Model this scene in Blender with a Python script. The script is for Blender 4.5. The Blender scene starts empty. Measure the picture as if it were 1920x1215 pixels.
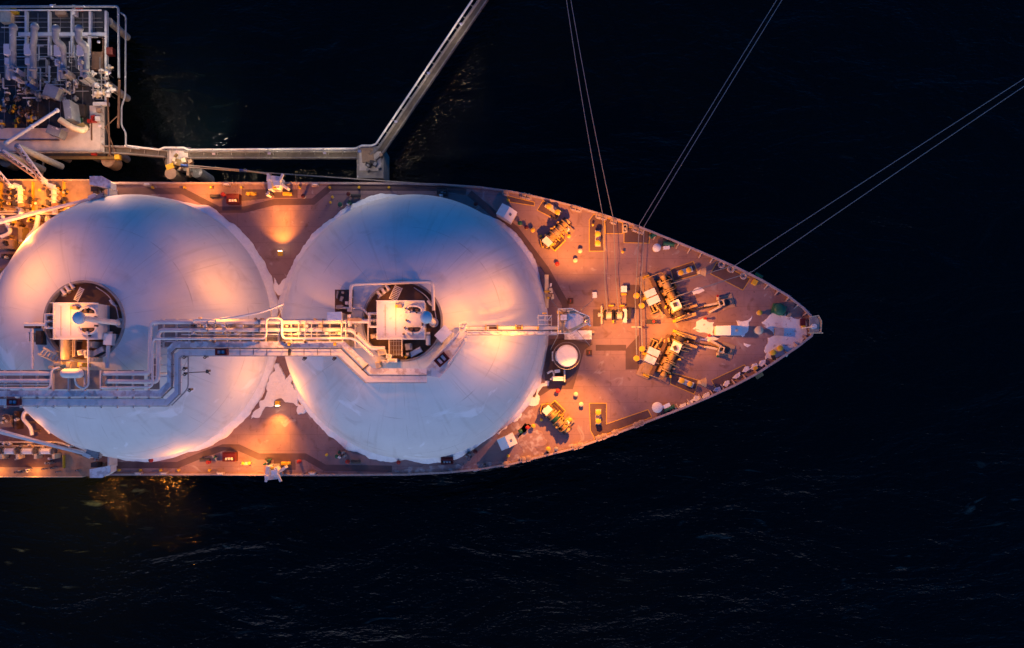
import bpy, bmesh, math, random
from mathutils import Vector, Matrix, noise
random.seed(7)
SC = bpy.context.scene
COL = SC.collection
PI = math.pi
# ---- ground plan: metres per photo pixel on the ship's deck (z = 0), camera D metres above it
D, S, NX, NY = 150.0, 0.09, 945.0, 695.0
def W(px, py, z=0.0):
    k = S*(D-z)/D
    return Vector(((px-NX)*k, (NY-py)*k, z))
def L(n, z=0.0): return n*S*(D-z)/D
WATER = -18.0
# ------------------------------------------------------------------ materials
def nd(t, typ, **kw):
    n = t.nodes.new(typ)
    for k, v in kw.items(): setattr(n, k, v)
    return n
def mat(name, col, rough=.6, metal=0., var=.18, scale=.7, snow=0., bump=.0, soft=0.):
    m = bpy.data.materials.new(name); m.use_nodes = True; t = m.node_tree; lk = t.links.new
    b = t.nodes['Principled BSDF']
    b.inputs['Roughness'].default_value = rough; b.inputs['Metallic'].default_value = metal
    b.inputs['Specular IOR Level'].default_value = .35
    g = nd(t, 'ShaderNodeNewGeometry')
    n1 = nd(t, 'ShaderNodeTexNoise'); n1.inputs['Scale'].default_value = scale; n1.inputs['Detail'].default_value = 6; n1.inputs['Roughness'].default_value = .65
    lk(g.outputs['Position'], n1.inputs['Vector'])
    mr = nd(t, 'ShaderNodeMapRange'); mr.inputs['From Min'].default_value = .3; mr.inputs['From Max'].default_value = .7
    mr.inputs['To Min'].default_value = 1-var; mr.inputs['To Max'].default_value = 1+var*.6
    lk(n1.outputs['Fac'], mr.inputs['Value'])
    mx = nd(t, 'ShaderNodeMix', data_type='RGBA', blend_type='MULTIPLY'); mx.inputs['Factor'].default_value = 1
    mx.inputs['A'].default_value = (*col, 1); lk(mr.outputs[0], mx.inputs['B'])
    out = mx.outputs['Result']
    if snow > 0:
        n2 = nd(t, 'ShaderNodeTexNoise'); n2.inputs['Scale'].default_value = 1.1; n2.inputs['Detail'].default_value = 5
        lk(g.outputs['Position'], n2.inputs['Vector'])
        sx = nd(t, 'ShaderNodeSeparateXYZ'); lk(g.outputs['Normal'], sx.inputs[0])
        a = nd(t, 'ShaderNodeMapRange'); a.inputs['From Min'].default_value = .55; a.inputs['From Max'].default_value = .8; lk(sx.outputs['Z'], a.inputs['Value'])
        c = nd(t, 'ShaderNodeMapRange'); c.inputs['From Min'].default_value = .75-snow*.55; c.inputs['From Max'].default_value = .80-snow*.5+soft; c.inputs['To Max'].default_value = 1-soft; lk(n2.outputs['Fac'], c.inputs['Value'])
        mu = nd(t, 'ShaderNodeMath', operation='MULTIPLY'); lk(a.outputs[0], mu.inputs[0]); lk(c.outputs[0], mu.inputs[1])
        m2 = nd(t, 'ShaderNodeMix', data_type='RGBA'); lk(mu.outputs[0], m2.inputs['Factor']); lk(out, m2.inputs['A'])
        m2.inputs['B'].default_value = (.78, .8, .82, 1); out = m2.outputs['Result']
    lk(out, b.inputs['Base Color'])
    if bump:
        bp = nd(t, 'ShaderNodeBump'); bp.inputs['Strength'].default_value = bump; bp.inputs['Distance'].default_value = .25
        n3 = nd(t, 'ShaderNodeTexNoise'); n3.inputs['Scale'].default_value = 2.2; n3.inputs['Detail'].default_value = 5
        lk(g.outputs['Position'], n3.inputs['Vector']); lk(n3.outputs['Fac'], bp.inputs['Height']); lk(bp.outputs[0], b.inputs['Normal'])
    return m
def emis(name, col, s):
    m = bpy.data.materials.new(name); m.use_nodes = True; b = m.node_tree.nodes['Principled BSDF']
    b.inputs['Base Color'].default_value = (*col, 1); b.inputs['Emission Color'].default_value = (*col, 1); b.inputs['Emission Strength'].default_value = s
    return m
M = dict(
    deck=mat('deck_paint', (.30, .19, .18), .55, var=.22, scale=.12),
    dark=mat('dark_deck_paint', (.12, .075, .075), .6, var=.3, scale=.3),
    line=mat('yellow_line_paint', (.62, .38, .06), .6, var=.25),
    hull=mat('hull_paint', (.05, .02, .02), .5),
    edge=mat('deck_edge_paint', (.42, .33, .31), .5, var=.35, scale=1.1),
    white=mat('white_paint', (.74, .73, .71), .45, var=.16, scale=.5, snow=.35),
    cream=mat('cream_paint', (.66, .55, .38), .5, var=.25, scale=1.2),
    pipe=mat('white_pipe_paint', (.74, .70, .67), .4, var=.14, scale=.8),
    snow=mat('snow', (.82, .83, .85), .85, var=.08, scale=1.5, bump=.5),
    yellow=mat('yellow_paint', (.72, .44, .03), .5, var=.2, scale=2),
    red=mat('red_paint', (.42, .03, .02), .5, var=.3, scale=2),
    dred=mat('dark_red_paint', (.10, .012, .012), .5, var=.3, scale=2),
    green=mat('green_paint', (.02, .12, .07), .5, var=.3, scale=2),
    blue=mat('blue_cover', (.02, .07, .30), .6, var=.2, scale=2),
    grey=mat('grey_steel_paint', (.30, .30, .31), .5, var=.25, scale=1),
    dgrey=mat('dark_steel', (.05, .045, .045), .5, var=.4, scale=1.2),
    brown=mat('brown_floor_paint', (.13, .075, .05), .6, var=.35, scale=.6),
    olive=mat('olive_beam_paint', (.26, .19, .08), .5, var=.3, scale=1),
    tan=mat('tan_plate_paint', (.36, .25, .17), .55, var=.3, scale=1),
    chain=mat('chain_steel', (.07, .05, .04), .6, metal=.3, var=.4, scale=3),
    rope=mat('mooring_rope', (.27, .26, .25), .8, var=.15, scale=2),
    conc=mat('concrete', (.30, .29, .28), .85, var=.3, scale=.5, snow=.2),
    sconc=mat('snowy_concrete', (.62, .58, .57), .85, var=.25, scale=.4),
    arm=mat('loading_arm_paint', (.25, .29, .34), .45, var=.25, scale=.8, snow=.2),
    armb=mat('pale_blue_arm_paint', (.60, .63, .68), .45, var=.15, scale=.8),
    roof=mat('snowy_roof', (.72, .71, .7), .6, var=.12, scale=.9, snow=.75, bump=.25),
    walk=mat('snowy_walkway', (.60, .57, .58), .7, var=.25, scale=.8, snow=.55, bump=.25),
    patchy=mat('patchy_snow_on_deck', (.30, .20, .19), .8, var=.2, scale=.5, snow=.84, bump=.2, soft=.03),
    wdeck=mat('walkway_grating', (.10, .09, .085), .7, var=.4, scale=1.3), thin=mat('thin_snow_on_deck', (.30, .20, .19), .7, var=.2, scale=.5, snow=.50, soft=.28),
    grate=mat('platform_grating', (.045, .05, .06), .6, var=.5, scale=.9),
    lens=emis('lamp_lens', (1, .6, .3), 12), wlens=emis('white_lamp_lens', (1, .86, .66), 14),
)
def dome_mat():
    m = mat('white_dome_paint', (.76, .76, .76), .62, var=.1, scale=.09); t = m.node_tree; lk = t.links.new; b = t.nodes['Principled BSDF']; b.inputs['Specular IOR Level'].default_value = .15
    src = b.inputs['Base Color'].links[0].from_socket
    tc = nd(t, 'ShaderNodeTexCoord'); sx = nd(t, 'ShaderNodeSeparateXYZ'); lk(tc.outputs['Object'], sx.inputs[0])
    def mth(op, a, bb=None, c=None):
        n = nd(t, 'ShaderNodeMath', operation=op)
        for i, v in enumerate((a, bb, c)):
            if v is None: continue
            if isinstance(v, (int, float)): n.inputs[i].default_value = v
            else: lk(v, n.inputs[i])
        return n.outputs[0]
    at = mth('ARCTAN2', sx.outputs['Y'], sx.outputs['X'])
    fr = mth('FRACT', mth('MULTIPLY', at, 18/(2*PI)))
    rad = mth('SQRT', mth('ADD', mth('MULTIPLY', sx.outputs['X'], sx.outputs['X']), mth('MULTIPLY', sx.outputs['Y'], sx.outputs['Y'])))
    line1 = mth('LESS_THAN', mth('MULTIPLY', mth('ABSOLUTE', mth('SUBTRACT', fr, .5)), rad), .14)
    line2 = mth('LESS_THAN', mth('ABSOLUTE', mth('SUBTRACT', sx.outputs['Z'], 8.6)), .07)
    line3 = mth('LESS_THAN', mth('ABSOLUTE', mth('SUBTRACT', sx.outputs['Z'], 16.4)), .05)
    ln = mth('MAXIMUM', mth('MULTIPLY', line1, .6), mth('MAXIMUM', line2, line3))
    n = nd(t, 'ShaderNodeTexNoise'); n.inputs['Scale'].default_value = .25; n.inputs['Detail'].default_value = 4; lk(tc.outputs['Object'], n.inputs['Vector'])
    gate = nd(t, 'ShaderNodeMapRange'); gate.inputs['From Min'].default_value = .42; gate.inputs['From Max'].default_value = .6; lk(n.outputs['Fac'], gate.inputs['Value'])
    f = mth('MULTIPLY', mth('MULTIPLY', ln, gate.outputs[0]), .45)
    mx = nd(t, 'ShaderNodeMix', data_type='RGBA'); lk(f, mx.inputs['Factor']); lk(src, mx.inputs['A']); mx.inputs['B'].default_value = (.3, .28, .26, 1)
    # runs of dirt down the shell: noise stretched along the slope
    cb = nd(t, 'ShaderNodeCombineXYZ'); lk(mth('MULTIPLY', at, 9.), cb.inputs[0]); lk(mth('MULTIPLY', sx.outputs['Z'], .05), cb.inputs[1])
    n2 = nd(t, 'ShaderNodeTexNoise'); n2.inputs['Scale'].default_value = 2.; n2.inputs['Detail'].default_value = 4; lk(cb.outputs[0], n2.inputs['Vector'])
    st = nd(t, 'ShaderNodeMapRange'); st.inputs['From Min'].default_value = .55; st.inputs['From Max'].default_value = .78; st.inputs['To Max'].default_value = .32; lk(n2.outputs['Fac'], st.inputs['Value'])
    m2 = nd(t, 'ShaderNodeMix', data_type='RGBA'); lk(st.outputs[0], m2.inputs['Factor']); lk(mx.outputs['Result'], m2.inputs['A']); m2.inputs['B'].default_value = (.42, .4, .36, 1)
    # frost lying in patches on the side away from the jetty, and grimy patches all over
    res = m2.outputs['Result']
    for sc, lo, hi, col, mx_, yy in ((.16, .60, .64, (.88, .89, .92, 1), .85, True), (.3, .58, .75, (.55, .53, .52, 1), .55, False), (1.3, 0.66, .74, (.45, .42, .4, 1), .22, False)):
        q = nd(t, 'ShaderNodeTexNoise'); q.inputs['Scale'].default_value = sc; q.inputs['Detail'].default_value = 7; q.inputs['Distortion'].default_value = .7; lk(tc.outputs['Object'], q.inputs['Vector'])
        r = nd(t, 'ShaderNodeMapRange'); r.inputs['From Min'].default_value = lo; r.inputs['From Max'].default_value = hi; r.inputs['To Max'].default_value = mx_; lk(q.outputs['Fac'], r.inputs['Value']); f_ = r.outputs[0]
        if yy: f_ = mth('MULTIPLY', f_, mth('LESS_THAN', sx.outputs['Y'], -3.))
        k = nd(t, 'ShaderNodeMix', data_type='RGBA'); lk(f_, k.inputs['Factor']); lk(res, k.inputs['A']); k.inputs['B'].default_value = col; res = k.outputs['Result']
    lk(res, b.inputs['Base Color'])
    return m
M['dome'] = dome_mat()
def deck_mat(name, col):
    m = mat(name, col, .5, var=.26, scale=.16); t = m.node_tree; lk = t.links.new; b = t.nodes['Principled BSDF']
    src = b.inputs['Base Color'].links[0].from_socket; g = nd(t, 'ShaderNodeNewGeometry')
    bk = nd(t, 'ShaderNodeTexBrick'); bk.inputs['Scale'].default_value = 1.; bk.inputs['Brick Width'].default_value = 9.; bk.inputs['Row Height'].default_value = 2.7; bk.inputs['Mortar Size'].default_value = .035
    bk.inputs['Color1'].default_value = (1, 1, 1, 1); bk.inputs['Color2'].default_value = (.94, .94, .95, 1); bk.inputs['Mortar'].default_value = (.76, .72, .7, 1); lk(g.outputs['Position'], bk.inputs['Vector'])
    mx = nd(t, 'ShaderNodeMix', data_type='RGBA', blend_type='MULTIPLY'); mx.inputs['Factor'].default_value = 1; lk(src, mx.inputs['A']); lk(bk.outputs['Color'], mx.inputs['B'])
    out = mx.outputs['Result']
    def patch(out, sc, lo, hi, c, det=7, dist=.8):
        n = nd(t, 'ShaderNodeTexNoise'); n.inputs['Scale'].default_value = sc; n.inputs['Detail'].default_value = det; n.inputs['Distortion'].default_value = dist; lk(g.outputs['Position'], n.inputs['Vector'])
        r = nd(t, 'ShaderNodeMapRange'); r.inputs['From Min'].default_value = lo; r.inputs['From Max'].default_value = hi; r.inputs['To Max'].default_value = .75; lk(n.outputs['Fac'], r.inputs['Value'])
        k = nd(t, 'ShaderNodeMix', data_type='RGBA'); lk(r.outputs[0], k.inputs['Factor']); lk(out, k.inputs['A']); k.inputs['B'].default_value = (*c, 1); return k.outputs['Result'], r.outputs[0]
    out, _ = patch(out, .5, .60, .72, (.16, .09, .07)); out, _ = patch(out, 1.9, .64, .74, (.10, .06, .05)); out, f = patch(out, .33, .63, .70, (.36, .30, .30), 9, 1.5)
    lk(out, b.inputs['Base Color'])
    n = nd(t, 'ShaderNodeTexNoise'); n.inputs['Scale'].default_value = .4; n.inputs['Detail'].default_value = 5; lk(g.outputs['Position'], n.inputs['Vector'])
    r = nd(t, 'ShaderNodeMapRange'); r.inputs['From Min'].default_value = .35; r.inputs['From Max'].default_value = .65; r.inputs['To Min'].default_value = .38; r.inputs['To Max'].default_value = .75; lk(n.outputs['Fac'], r.inputs['Value']); lk(r.outputs[0], b.inputs['Roughness'])
    return m
M['deck'] = deck_mat('deck_paint', (.29, .19, .185))
M['gold'] = mat('golden_machinery_paint', (.52, .33, .12), .5, var=.5, scale=1.6)
M['coil'] = mat('wound_rope', (.46, .34, .2), .8, var=.35, scale=4)
# ------------------------------------------------------------------ mesh collector
class MB:
    def __init__(s): s.bm = bmesh.new()
    def ngon(s, pts, z0, z1):
        n = len(pts)
        a = sum(pts[i][0]*pts[(i+1)%n][1]-pts[(i+1)%n][0]*pts[i][1] for i in range(n))
        if a < 0: pts = pts[::-1]
        lo = [s.bm.verts.new((p[0], p[1], z0)) for p in pts]; hi = [s.bm.verts.new((p[0], p[1], z1)) for p in pts]
        s.bm.faces.new(hi); s.bm.faces.new(lo[::-1])
        for i in range(n): s.bm.faces.new((lo[i], lo[(i+1)%n], hi[(i+1)%n], hi[i]))
        return s
    def box(s, c, d, rz=0., ry=0.):
        m = Matrix.Translation(c) @ Matrix.Rotation(math.radians(rz), 4, 'Z') @ Matrix.Rotation(math.radians(ry), 4, 'Y') @ Matrix.Diagonal((*d, 1))
        bmesh.ops.create_cube(s.bm, size=1, matrix=m); return s
    def cyl(s, p0, p1, r0, r1=None, seg=14):
        r1 = r0 if r1 is None else r1
        p0, p1 = Vector(p0), Vector(p1); ax = (p1-p0); l = ax.length
        if l < 1e-6: return s
        q = Vector((0, 0, 1)).rotation_difference(ax.normalized()).to_matrix().to_4x4()
        bmesh.ops.create_cone(s.bm, cap_ends=True, segments=seg, radius1=r0, radius2=r1, depth=l, matrix=Matrix.Translation((p0+p1)/2) @ q); return s
    def ball(s, c, r, seg=14, sz=1.):
        bmesh.ops.create_uvsphere(s.bm, u_segments=seg, v_segments=seg//2+2, radius=r, matrix=Matrix.Translation(c) @ Matrix.Diagonal((1, 1, sz, 1))); return s
    def tube(s, path, r, seg=8, bend=0.):
        path = [Vector(p) for p in path]
        if bend:
            q = [path[0]]
            for i in range(1, len(path)-1):
                a, b, c = path[i-1], path[i], path[i+1]
                d1, d2 = (a-b), (c-b); k = min(bend, d1.length*.45, d2.length*.45)
                pa, pc = b+d1.normalized()*k, b+d2.normalized()*k
                for j in range(5):
                    u = j/4; q.append(pa*(1-u)**2+b*2*u*(1-u)+pc*u*u)
            q.append(path[-1]); path = q
        n = len(path); up = Vector((0, 0, 1)); rings = []
        for i, p in enumerate(path):
            t = (path[min(i+1, n-1)]-path[max(i-1, 0)]).normalized()
            u = up if abs(t.z) < .95 else Vector((0, 1, 0))
            x = t.cross(u).normalized(); y = x.cross(t).normalized()
            sc = 1.
            if 0 < i < n-1:
                a = (p-path[i-1]).normalized().dot(t); sc = 1/max(a, .5)
            rings.append([s.bm.verts.new(p+(x*math.cos(2*PI*k/seg)*sc+y*math.sin(2*PI*k/seg))*r) for k in range(seg)])
        for a, b in zip(rings, rings[1:]):
            for k in range(seg): s.bm.faces.new((a[k], b[k], b[(k+1)%seg], a[(k+1)%seg]))
        s.bm.faces.new(rings[0]); s.bm.faces.new(rings[-1][::-1]); return s
    def lathe(s, prof, c, seg=32):
        c = Vector(c); rs = []
        for r, z in prof:
            if r < 1e-4: rs.append([s.bm.verts.new(c+Vector((0, 0, z)))])
            else: rs.append([s.bm.verts.new(c+Vector((r*math.cos(2*PI*k/seg), r*math.sin(2*PI*k/seg), z))) for k in range(seg)])
        for a, b in zip(rs, rs[1:]):
            for k in range(seg):
                f = [a[k % len(a)], a[(k+1) % len(a)], b[(k+1) % len(b)], b[k % len(b)]]
                f = list(dict.fromkeys(f))
                if len(f) > 2: s.bm.faces.new(f)
        return s
    # -- the same shapes given on the photo's plan: px positions on the plane z1
    def pbox(s, x, y, w, h, z0, z1, rz=0.):
        p = W(x, y, z1); k = L(1, z1)
        return s.box((p.x, p.y, (z0+z1)/2), (w*k, h*k, z1-z0), rz)
    def ppoly(s, pts, z0, z1): return s.ngon([tuple(W(x, y, z1)[:2]) for x, y in pts], z0, z1)
    def ph(s, a, b, z, r, r1=None, seg=14, z2=None):
        return s.cyl(W(*a, z), W(*b, z if z2 is None else z2), L(r, z), L(r1, z) if r1 else None, seg)
    def pv(s, x, y, z0, z1, r, r1=None, seg=14):
        p = W(x, y, z1); k = L(1, z1)
        return s.cyl((p.x, p.y, z0), (p.x, p.y, z1), r*k, r1*k if r1 else None, seg)
    def ridged(s, a, b, z, r, n=6):
        a, b = Vector(a), Vector(b)
        for k in range(n): s.ph(a.lerp(b, k/n), a.lerp(b, (k+.55)/n), z, r, None, 18); s.ph(a.lerp(b, (k+.55)/n), a.lerp(b, (k+1)/n), z, r*.86, None, 18)
        return s
    def pt(s, pts, z, r, seg=8, bend=0.): return s.tube([W(p[0], p[1], p[2] if len(p) > 2 else z) for p in pts], L(r, z), seg, bend)
    def band(s, pts, w, z0, z1):
        """a strip of width w px along a px path"""
        P = [Vector(p) for p in pts]; l, r = [], []
        for i, p in enumerate(P):
            d0 = (P[i]-P[i-1]).normalized() if i else (P[1]-P[0]).normalized()
            d1 = (P[i+1]-P[i]).normalized() if i < len(P)-1 else d0
            t = (d0+d1).normalized(); n = Vector((-t.y, t.x)); k = 1/max(.4, t.dot(d1))
            l.append(p+n*w/2*k); r.append(p-n*w/2*k)
        for i in range(len(P)-1):
            s.ppoly([l[i], l[i+1], r[i+1], r[i]], z0, z1)
        bmesh.ops.remove_doubles(s.bm, verts=s.bm.verts, dist=.002)
        return s
    def rail(s, pts, z, h=1.0, step=1.8, r=.035):
        P = [W(p[0], p[1], z) for p in pts]
        for hh in (h, h*.5): s.tube([p+Vector((0, 0, hh)) for p in P], r, 5)
        for a, b in zip(P, P[1:]):
            n = max(1, int((b-a).length/step))
            for i in range(n+1):
                q = a.lerp(b, i/n); s.cyl(q, q+Vector((0, 0, h)), r, seg=5)
        return s
    def build(s, name, m, parent=None, smooth=None, local=False):
        bm = s.bm
        if parent is not None and not local: bmesh.ops.transform(bm, matrix=XF[parent.name].inverted(), verts=bm.verts)
        bmesh.ops.recalc_face_normals(bm, faces=bm.faces)
        me = bpy.data.meshes.new(name); bm.to_mesh(me); bm.free()
        if smooth is not None:
            for p in me.polygons: p.use_smooth = True
            me.set_sharp_from_angle(angle=math.radians(smooth))
        me.materials.append(M[m] if isinstance(m, str) else m)
        o = bpy.data.objects.new(name, me); COL.objects.link(o)
        if parent is not None: o.parent = parent; XF[o.name] = XF[parent.name]
        else: XF[o.name] = Matrix.Identity(4)
        return o
XF = {}
def T(name, label, cat, p=(0, 0, 0), group=None, rz=0.):
    """a thing: an Empty at its base; p in photo pixels on the plane z"""
    o = bpy.data.objects.new(name, None); COL.objects.link(o); o.empty_display_size = .3
    o.location = W(*p); o.rotation_euler.z = math.radians(rz); tag(o, label, cat, group)
    XF[o.name] = Matrix.Translation(o.location) @ Matrix.Rotation(math.radians(rz), 4, 'Z')
    return o
def tag(o, label, cat, group=None):
    o['label'] = label; o['category'] = cat
    if group: o['group'] = group
    return o
def kids(o): return [c for c in bpy.data.objects if c.parent == o]
def dup(root, p, label, rz=0., group=None):
    r = root.copy(); COL.objects.link(r); r.location = W(*p); r.rotation_euler.z = math.radians(rz); r['label'] = label
    if group: r['group'] = group
    XF[r.name] = Matrix.Translation(r.location) @ Matrix.Rotation(math.radians(rz), 4, 'Z')
    for ch in kids(root):
        c = ch.copy(); COL.objects.link(c); c.parent = r
        for g in kids(ch):
            d = g.copy(); COL.objects.link(d); d.parent = c
    return r
WARM = (1., .315, .04)
EXPO = 1.5; LK = 2**-EXPO
def lamp(name, p, power, col=WARM, to=None, cone=120, blend=.6, rad=.25):
    d = bpy.data.lights.new(name, 'SPOT' if to else 'POINT'); d.energy = power*LK; d.color = col; d.shadow_soft_size = rad
    o = bpy.data.objects.new(name, d); COL.objects.link(o); o.location = W(*p)
    if to:
        d.spot_size = math.radians(cone); d.spot_blend = blend
        o.rotation_euler = (W(*to)-o.location).to_track_quat('-Z', 'Y').to_euler()
    return o
# ================================================================== setting: water, sky, sun, camera
def water_mat():
    m = bpy.data.materials.new('sea_water'); m.use_nodes = True; t = m.node_tree; lk = t.links.new; b = t.nodes['Principled BSDF']
    b.inputs['Roughness'].default_value = .06; b.inputs['IOR'].default_value = 1.33; b.inputs['Specular IOR Level'].default_value = .22
    g = nd(t, 'ShaderNodeNewGeometry'); h = None
    mp = nd(t, 'ShaderNodeMapping'); mp.inputs['Rotation'].default_value = (0, 0, math.radians(-24)); mp.inputs['Scale'].default_value = (.5, 1.2, 1); lk(g.outputs['Position'], mp.inputs['Vector'])
    def ns(sc, det, dist, src):
        n = nd(t, 'ShaderNodeTexNoise'); n.inputs['Scale'].default_value = sc; n.inputs['Detail'].default_value = det; n.inputs['Distortion'].default_value = dist; lk(src, n.inputs['Vector']); return n.outputs['Fac']
    def mth(op, x, y):
        n = nd(t, 'ShaderNodeMath', operation=op)
        for i, v in enumerate((x, y)):
            if isinstance(v, (int, float)): n.inputs[i].default_value = v
            else: lk(v, n.inputs[i])
        return n.outputs[0]
    def rng(x, a, b_, c=0., d=1.):
        n = nd(t, 'ShaderNodeMapRange'); n.interpolation_type = 'SMOOTHSTEP'
        for k, v in zip(('From Min', 'From Max', 'To Min', 'To Max'), (a, b_, c, d)): n.inputs[k].default_value = v
        lk(x, n.inputs['Value']); return n.outputs[0]
    big = ns(.045, 2, .3, g.outputs['Position'])
    h = mth('ADD', mth('MULTIPLY', ns(.07, 4, .8, mp.outputs[0]), 1.6), mth('MULTIPLY', mth('MULTIPLY', ns(.4, 5, .9, mp.outputs[0]), .30), rng(big, .35, .65, .3, 1.)))
    h = mth('ADD', h, mth('MULTIPLY', ns(2.0, 2, .5, mp.outputs[0]), .11))
    bp = nd(t, 'ShaderNodeBump'); bp.inputs['Strength'].default_value = 1.; bp.inputs['Distance'].default_value = 1.25
    lk(h, bp.inputs['Height']); lk(bp.outputs[0], b.inputs['Normal'])
    # sparse foam streaks where the wind breaks the crests, on the open side
    sp = nd(t, 'ShaderNodeSeparateXYZ'); lk(g.outputs['Position'], sp.inputs[0])
    mq = nd(t, 'ShaderNodeMapping'); mq.inputs['Rotation'].default_value = (0, 0, math.radians(-22)); mq.inputs['Scale'].default_value = (.35, 1.5, 1); lk(g.outputs['Position'], mq.inputs['Vector'])
    f = mth('MULTIPLY', rng(ns(.24, 8, 1.4, mq.outputs[0]), .63, .82), rng(ns(.05, 2, 0, g.outputs['Position']), .42, .68))
    f = mth('MULTIPLY', f, rng(sp.outputs['Y'], 10., -22., .12, 1.))
    mx = nd(t, 'ShaderNodeMix', data_type='RGBA'); lk(f, mx.inputs['Factor']); mx.inputs['A'].default_value = (.0012, .003, .0035, 1); mx.inputs['B'].default_value = (.05, .12, .12, 1)
    lk(mx.outputs['Result'], b.inputs['Base Color'])
    return m
mb = MB(); mb.ngon([(-3000, -3000), (3000, -3000), (3000, 3000), (-3000, 3000)], WATER-6, WATER)
o = mb.build('water', water_mat()); o['kind'] = 'structure'

w = bpy.data.worlds.new('World'); SC.world = w; w.use_nodes = True; t = w.node_tree
bg = t.nodes['Background']; sky = nd(t, 'ShaderNodeTexSky'); sky.sky_type = 'NISHITA'; sky.sun_disc = False
SUN_EL, SUN_AZ = 5.0, 180.0     # the glow left after sunset, low towards the lower edge of the picture
sky.sun_elevation = math.radians(SUN_EL); sky.sun_rotation = math.radians(SUN_AZ); sky.ozone_density = 6.; sky.air_density = 1.2
tint = nd(t, 'ShaderNodeMix', data_type='RGBA', blend_type='MULTIPLY'); tint.inputs['Factor'].default_value = 1
tint.inputs['B'].default_value = (.25, .60, .82, 1)     # tungsten white balance of the photograph
t.links.new(sky.outputs[0], tint.inputs['A']); t.links.new(tint.outputs['Result'], bg.inputs['Color']); bg.inputs['Strength'].default_value = .135
sd = bpy.data.lights.new('sun', 'SUN'); sd.energy = .88*LK; sd.angle = math.radians(50); sd.color = (1., .80, .88)
so = bpy.data.objects.new('sun', sd); COL.objects.link(so)
so.rotation_euler = Vector((0, 1, -math.tan(math.radians(14)))).to_track_quat('-Z', 'Y').to_euler()

cd = bpy.data.cameras.new('camera'); co = bpy.data.objects.new('camera', cd); COL.objects.link(co)
co.location = (0, 0, D); cd.sensor_fit = 'HORIZONTAL'; cd.sensor_width = 36; cd.lens = 36*D/(1920*S)
cd.shift_x = (960-NX)/1920; cd.shift_y = (NY-607.5)/1920; cd.clip_end = 6000; SC.camera = co
SC.view_settings.view_transform = 'Standard'; SC.view_settings.look = 'None'; SC.view_settings.exposure = EXPO; SC.view_settings.gamma = 1
SC.cycles.use_denoising = True; SC.cycles.max_bounces = 6; SC.cycles.sample_clamp_indirect = 4

# ================================================================== the ship's hull and deck
UP = [(-260, 338), (0, 339), (200, 341), (400, 341), (600, 341), (760, 342), (830, 344), (900, 349), (960, 357), (1020, 370), (1080, 385), (1140, 403), (1200, 423),
      (1260, 447), (1320, 472), (1380, 498), (1430, 523), (1480, 553), (1510, 577), (1524, 592)]
LO = [(1531, 612), (1524, 631), (1500, 650), (1460, 677), (1420, 703), (1380, 724), (1330, 747), (1280, 768), (1230, 787), (1180, 806), (1130, 825), (1080, 842), (1020, 857), (960, 872),
      (900, 882), (840, 888), (760, 892), (600, 893), (400, 892), (200, 892), (0, 894), (-260, 894)]
OUT = UP+LO
ship = T('gas_tanker', 'gas tanker with reddish brown deck and pointed bow moored at the jetty', 'ship', (800, 616, 0))
mb = MB(); top = [mb.bm.verts.new((*W(x, y)[:2], -.02)) for x, y in OUT]
c = 616
low = []
for x, y in OUT:
    f = max(0, min(1, (x-1000)/530)); k = 1-.62*f*f
    low.append(mb.bm.verts.new((*W(x-70*f, c+(y-c)*k)[:2], WATER-3)))
n = len(OUT)
for i in range(n): mb.bm.faces.new((top[i], top[(i+1) % n], low[(i+1) % n], low[i]))
mb.bm.faces.new(low); mb.build('hull', 'hull', ship)
mb = MB(); mb.ppoly(OUT, -.3, 0); mb.build('deck', 'deck', ship)
def inset(pts, d):
    r = []
    for i, (x, y) in enumerate(pts):
        a = Vector(pts[max(i-1, 0)]); b = Vector(pts[min(i+1, len(pts)-1)]); t = (b-a).normalized(); r.append((x-t.y*d, y+t.x*d))
    return r
# low edge plate round the whole deck, a bulwark with brackets round the bow
for k, (pts, nm) in enumerate(((UP[:13], 'gunwale'), (LO[8:], 'gunwale'))):
    mb = MB(); mb.band(inset(pts, 2.2), 3.4, .002, .28); mb.build(nm, 'edge', ship)
    mb = MB(); mb.rail(inset(pts, 3.4), .25, 1.0, 3.0, .03); mb.build('guard_rail', 'edge', ship)
BW = UP[12:]+LO[:9]
mb = MB(); mb.band(inset(BW, 1.2), 2., .002, 1.25); bwk = mb.build('bulwark', 'edge', ship)
mb = MB(); mb.band(inset(BW, 2.6), 3.6, 1.254, 1.36); mb.build('cap_rail', 'edge', bwk)
def along(pts, step, start):
    out = []; acc = -start
    for a, b in zip(pts, pts[1:]):
        a, b = Vector(a), Vector(b); l = (b-a).length; t = (b-a)/l; s = 0
        while acc+l-s >= step or (acc < 0 and acc+l-s >= 0):
            d = (step-acc) if acc >= 0 else -acc
            if s+d > l: break
            s += d; acc = 0; out.append((a+t*s, t))
        acc += l-s
    return out
for pts in (UP[12:], LO[:9]):
    for p, t in along(pts, 23, 10):
        nrm = Vector((-t.y, t.x)); mb = MB()
        e = p+nrm*15
        a, b = W(*(p+nrm*2.5)), W(*e)
        d = Vector((t.x, -t.y, 0))*.10
        for sgn in (-1,):
            v = [mb.bm.verts.new(q) for q in (a-d+Vector((0, 0, .004)), b-d+Vector((0, 0, .004)), a-d+Vector((0, 0, 1.2)), a+d+Vector((0, 0, .004)), b+d+Vector((0, 0, .004)), a+d+Vector((0, 0, 1.2)))]
            for f in ((0, 1, 2), (5, 4, 3), (0, 3, 4, 1), (1, 4, 5, 2), (2, 5, 3, 0)): mb.bm.faces.new([v[i] for i in f])
        mb.build('bracket', 'edge', bwk)
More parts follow.
